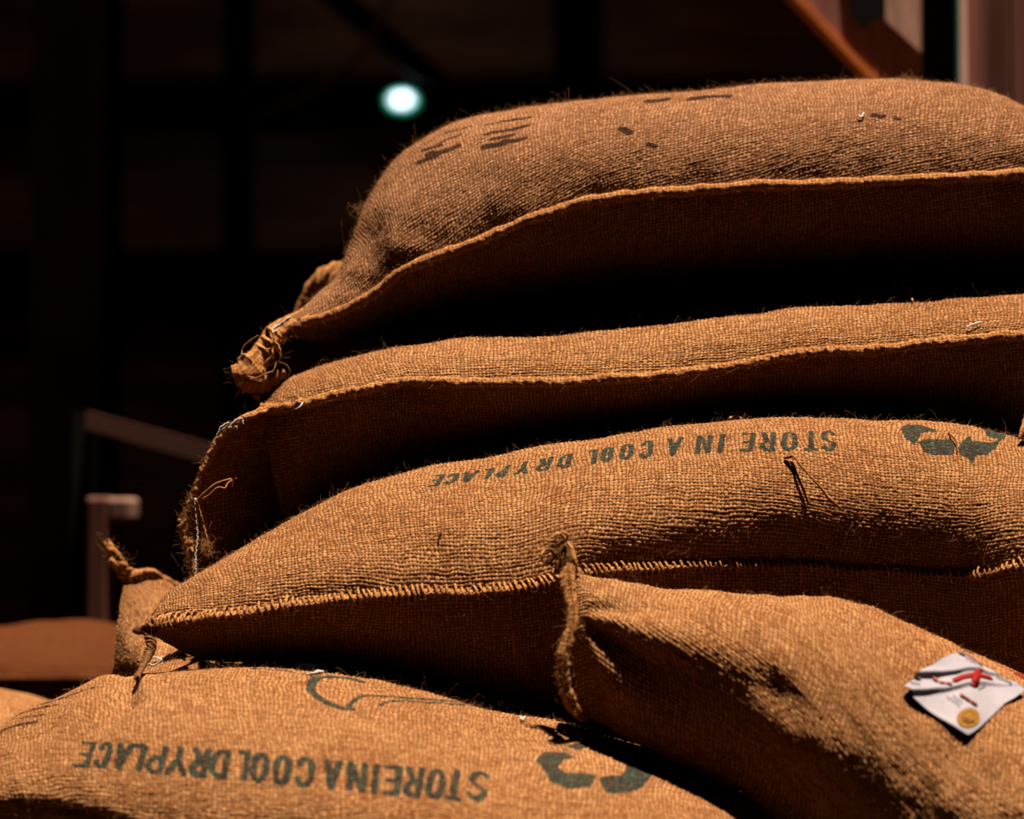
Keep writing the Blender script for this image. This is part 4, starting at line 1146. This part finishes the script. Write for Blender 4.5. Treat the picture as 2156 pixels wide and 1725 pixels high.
def Adent(a, b, X):
    px, py = project(X)
    d = -0.006 * np.exp(-(((px - 778) / 30)**2 + ((py - 530) / 70)**2))
    d += -0.004 * np.exp(-(((px - 745) / 40)**2 + ((py - 600) / 30)**2))
    d += 0.004 * np.exp(-(((px - 850) / 40)**2 + ((py - 520) / 30)**2))
    return d * (b > 0.002)
pA = [(1, 's', mk(p, 850, 180, 6.16), w * 1.35) for p, w in [
  ([(195, 1000), (300, 955), (420, 925)], .0055), ([(240, 850), (350, 815), (470, 780)], .004), ([(470, 750), (600, 690), (740, 640)], .0035),
  ([(310, 890), (430, 880), (560, 850), (700, 790)], .0055), ([(540, 620), (700, 580), (860, 535)], .0035),
  ([(1080, 515), (1300, 465), (1640, 415)], .0035), ([(1060, 640), (1200, 605), (1420, 575), (1600, 520)], .004),
  ([(1150, 700), (1290, 675), (1420, 640)], .004), ([(1050, 800), (1200, 775), (1300, 755)], .006), ([(1290, 730), (1420, 725), (1560, 690)], .005)]]
pA += [(1, 's', [(1368, 214), (1400, 210)], .014), (1, 's', [(1455, 209), (1490, 204), (1530, 203)], .011), (1, 's', [(1308, 272), (1325, 280)], .007),
       (1, 's', [(1366, 305), (1380, 308)], .005), (1, 's', [(1838, 243), (1858, 246)], .006), (1, 's', [(1885, 250), (1895, 252)], .004)]
sackA = thing('burlap_sack', 'topmost brown burlap sack with a knotted left corner and faded black marks', 'sack', P(1300, 640, .17), GRP)
SA = build_sack(sackA, rowsA, 11, prints=pA, extra=Adent, weave=0.00065, mat=M_JUTEA, shear=-0.22, kF=(0.0, 0.62), above=(SB,))
add_seam(SA, 'hem', 0.0060, 0.12, 3, 'roll', 640, frizz=34, frizz_len=0.0034)

# knotted corner of the top sack
tube('corner_knot', [P(640, 676, .10), P(600, 690, .085), P(572, 712, .07), P(552, 742, .06), P(535, 768, .055), P(512, 786, .05), P(493, 792, .05)],
     [0.011, .0105, 0.0105, 0.0095, 0.0095, 0.0150, 0.0100], M_HEM, sackA, 160, 22, 1.0, 0.22, 21, 0.012)
tube('corner_knot', [P(516, 800, .05), P(540, 806, .052), P(565, 806, .06), P(585, 792, .060), P(600, 786, .062)], [0.011, 0.011, 0.009, 0.006, 0.004], M_HEM, sackA, 90, 18, 1.0, 0.3, 22, 0.01)
for k, (cx, cy) in enumerate([(580, 706), (568, 724), (556, 740), (546, 756)]):      # binding turns round the neck
    a = np.linspace(0, 2 * np.pi, 13)
    tube('binding_twine', [P(cx + 21 * math.cos(x) * .78 + 6 * math.sin(x), cy + 14 * math.cos(x), .062 - .0125 * math.sin(x)) for x in a], 0.0019, M_YARN, sackA, 60, 8, 1, .3, k, .004)
chain('white_thread', [P(612, 668, .05), P(590, 684, .05), P(576, 692, .045), P(574, 704, .042)], M_WHITE, sackA, 0.0008, .0009)
chain('loose_thread', [P(574, 700, .042), P(578, 718, .04), P(588, 733, .038), P(590, 750, .038), P(584, 762, .04), P(568, 766, .042)], M_YARN, sackA, 0.0007)
tube('loose_thread', [P(560, 736, .044), P(574, 734, .04), P(574, 746, .038), P(562, 760, .04), P(554, 770, .044)], 0.0008, M_YARN, sackA, 50, 6, 1, .3)
tube('loose_thread', [P(582, 762, .038), P(576, 780, .036), P(556, 788, .036), P(538, 796, .036), P(520, 792, .036)], 0.0005, M_YARN, sackA, 60, 5)
tube('loose_thread', [P(544, 706, .06), P(525, 718, .06), P(510, 736, .06), P(508, 750, .055), P(518, 760, .05)], 0.0004, M_YARN, sackA, 50, 5)
tube('loose_thread', [P(586, 762, .05), P(604, 770, .05), P(610, 784, .05), P(606, 794, .05)], 0.0008, M_DARKYARN, sackA, 50, 5)
tube('frayed_tail', [P(524, 816, .05), P(536, 828, .05), P(546, 842, .05), P(552, 848, .05)], [0.0032, .0028, .002, .0012], M_HEM, sackA, 40, 8, 1, .5)
tube('frayed_tail', [P(522, 816, .048), P(508, 820, .046), P(500, 830, .046), P(494, 840, .046)], [.0018, .0012, .0008, .0004], M_HEM, sackA, 40, 6, 1, .5)
path_fuzz('knot_fuzz', [P(600, 690, .08), P(560, 735, .06), P(510, 785, .05), P(490, 792, .05)], sackA, 500, 0.005, 0.006)
path_fuzz('knot_fuzz', [P(506, 798, .045), P(540, 798, .045)], sackA, 160, 0.004, 0.003)
# far corner of the top sack showing behind it
tube('far_corner', [P(730, 600, .30), P(698, 588, .32), P(668, 606, .34), P(646, 636, .34), P(622, 668, .34)], [0.022, 0.018, 0.013, 0.010, 0.004], M_HEM, sackA, 60, 18, 1, .15)

# ------------------------------------------------------------------ other sacks
# behind the left end of the stack, ear up
rowsH = [((240, 1400, .12), (266, 1216, .17), (228, 1446, .16)),
 ((284, 1412, .07), (296, 1208, .20), (284, 1450, .16)),
 ((330, 1420, .04), (336, 1216, .22), (330, 1452, .16)),
 ((380, 1424, .04), (384, 1240, .24), (380, 1454, .16)),
 ((440, 1428, .05), (440, 1278, .25), (440, 1456, .18)),
 ((520, 1432, .08), (520, 1330, .26), (520, 1458, .20)),
 ((600, 1440, .16), (600, 1425, .24), (600, 1450, .24))]
sackH = thing('burlap_sack', 'small sack end with a twisted upright ear, tucked behind the left end of the stack', 'sack', P(330, 1446, .22), GRP)
SH = build_sack(sackH, rowsH, 81, back=0.2, kF=(0.1, 0.35), kT=0.35, shear=0.3, fuzz=12.0, fuzz_len=0.004, lumps=0.003, res=0.0013, fine=(200, 640))
rope('twisted_ear', [P(276, 1222, .17), P(262, 1205, .165), P(248, 1184, .16), P(240, 1168, .16), P(228, 1150, .16), P(222, 1142, .16)], sackH, 0.0035, M_HEM, [.004, .004, .0035, .003, .002, .001], 0.02)
tube('ear_tuft', [P(246, 1196, .155), P(238, 1186, .15), P(230, 1180, .15)], [.003, .006, .003], M_HEM, sackH, 30, 10, 1, .5)
tube('ear_tuft', [P(248, 1180, .155), P(244, 1166, .152), P(240, 1156, .152)], [.003, .004, .001], M_HEM, sackH, 30, 10, 1, .5)
tube('hem', [P(268, 1216, .165), P(290, 1208, .17), P(312, 1208, .18), P(340, 1220, .20), P(370, 1234, .22), P(400, 1250, .235)], [.0045, .0055, .005, .0045, .004, .004], M_HEM, sackH, 80, 12, 1, .35, 3, .008)
path_fuzz('ear_fuzz', [P(276, 1222, .17), P(240, 1168, .16), P(222, 1142, .16)], sackH, 350, .006, .004)
outH = [P(290, 1440, -.01), P(330, 1424, -.02), P(380, 1405, -.03), P(432, 1384, -.04)]
inH = [P(312, 1366, .07), P(340, 1345, .075), P(380, 1345, .06), P(432, 1360, .03)]
flap('fold_flap', outH, inH, sackH, 90, 60, seed=8)
chain('white_stitch_thread', [P(312, 1398, .012), P(322, 1402, .012), P(340, 1390, .012), P(322, 1384, .02), P(315, 1388, .02)], M_WHITE, sackH, .0005, .0006)
chain('white_stitch_thread', [P(340, 1388, .015), P(356, 1382, .015), P(372, 1376, .015), P(392, 1366, .012)], M_WHITE, sackH, .0008, .0012)
# blurred, further left
rowsF = [((-160, 1430, 1.00), (-160, 1420, 1.07), (-160, 1440, 1.07)),
 ((-80, 1430, 0.87), (-80, 1335, 1.07), (-80, 1500, 1.07)),
 ((30, 1430, 0.83), (30, 1314, 1.07), (30, 1520, 1.07)),
 ((140, 1430, 0.83), (140, 1308, 1.07), (140, 1525, 1.07)),
 ((250, 1430, 0.83), (250, 1318, 1.07), (250, 1520, 1.07)),
 ((330, 1430, 0.89), (330, 1345, 1.07), (330, 1500, 1.07)),
 ((390, 1435, 1.00), (390, 1428, 1.07), (390, 1445, 1.07))]
sackF = thing('burlap_sack', 'blurred brown sack lying far behind at the left edge', 'sack', P(120, 1520, 1.07), GRP)
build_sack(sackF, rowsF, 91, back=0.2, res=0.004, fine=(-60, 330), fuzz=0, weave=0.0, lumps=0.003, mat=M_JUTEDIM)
rowsG = [((-420, 1560, .32), (-420, 1552, .36), (-420, 1570, .36)),
 ((-300, 1560, .25), (-300, 1480, .40), (-300, 1640, .40)),
 ((-120, 1570, .22), (-120, 1440, .40), (-120, 1680, .40)),
 ((-20, 1575, .22), (-20, 1452, .40), (-20, 1690, .40)),
 ((60, 1580, .24), (60, 1472, .40), (60, 1690, .40)),
 ((150, 1590, .28), (150, 1520, .40), (150, 1680, .40)),
 ((220, 1600, .34), (220, 1590, .38), (220, 1610, .38))]
sackG = thing('burlap_sack', 'pale sunlit sack peeking out low at the left edge behind the bottom left sack', 'sack', P(-50, 1690, .40), GRP)
build_sack(sackG, rowsG, 95, back=0.22, res=0.0025, fine=(-60, 160), fuzz=2, weave=0.0004, lumps=0.003)

# lint, straw and crumbs lying on the cloth
def crumb(name, pts, r, mat, root): return tube(name, pts, r, mat, root, 40, 7, 1, .5)
crumb('white_crumb', [on_cloth(SA, *p, .0025) for p in ((1806, 250), (1812, 252), (1817, 244))], .0011, M_WHITE, sackA)
crumb('loose_thread', [P(1562, 187, .16), P(1580, 185, .16), P(1600, 187, .16), P(1615, 186, .16)], .0008, M_YARN, sackA)
for px, py, Y, rt, n in ((1912, 166, .15, sackA, 90), (1895, 622, .03, sackB, 200), (1548, 876, -.06, sackC, 130), (760, 440, .13, sackA, 80)):
    path_fuzz('lint_tuft', [P(px - 12, py + 3, Y), P(px, py, Y), P(px + 12, py + 4, Y)], rt, n, .006, .0025, .00016)
crumb('loose_thread', [on_cloth(SB, *p) for p in ((1878, 622, .006), (1888, 614, .012), (1900, 622, .010), (1915, 630, .006), (1922, 640, .002))], .0008, M_YARN, sackB)
crumb('white_thread', [on_cloth(SB, *p, .0025) for p in ((2034, 694), (2050, 688), (2066, 684))], .0007, M_WHITE, sackB)
crumb('loose_thread', [P(1536, 882, -.07), P(1548, 874, -.065), P(1562, 882, -.07)], .0013, M_YARN, sackC)
crumb('loose_thread', [P(1085, 232, .16), P(1100, 226, .165), P(1118, 226, .165), P(1126, 229, .165)], .0006, M_YARN, sackA)
crumb('white_crumb', [on_cloth(SE, *p, .0025) for p in ((1094, 1518), (1098, 1523), (1104, 1518))], .0007, M_WHITE, sackE)

tube('corner_tail', [P(2180, 846, -.085), P(2163, 885, -.10), P(2152, 908, -.112), P(2146, 924, -.118)], [.006, .0045, .003, .001], M_HEM, sackB, 40, 10, 1, .3)
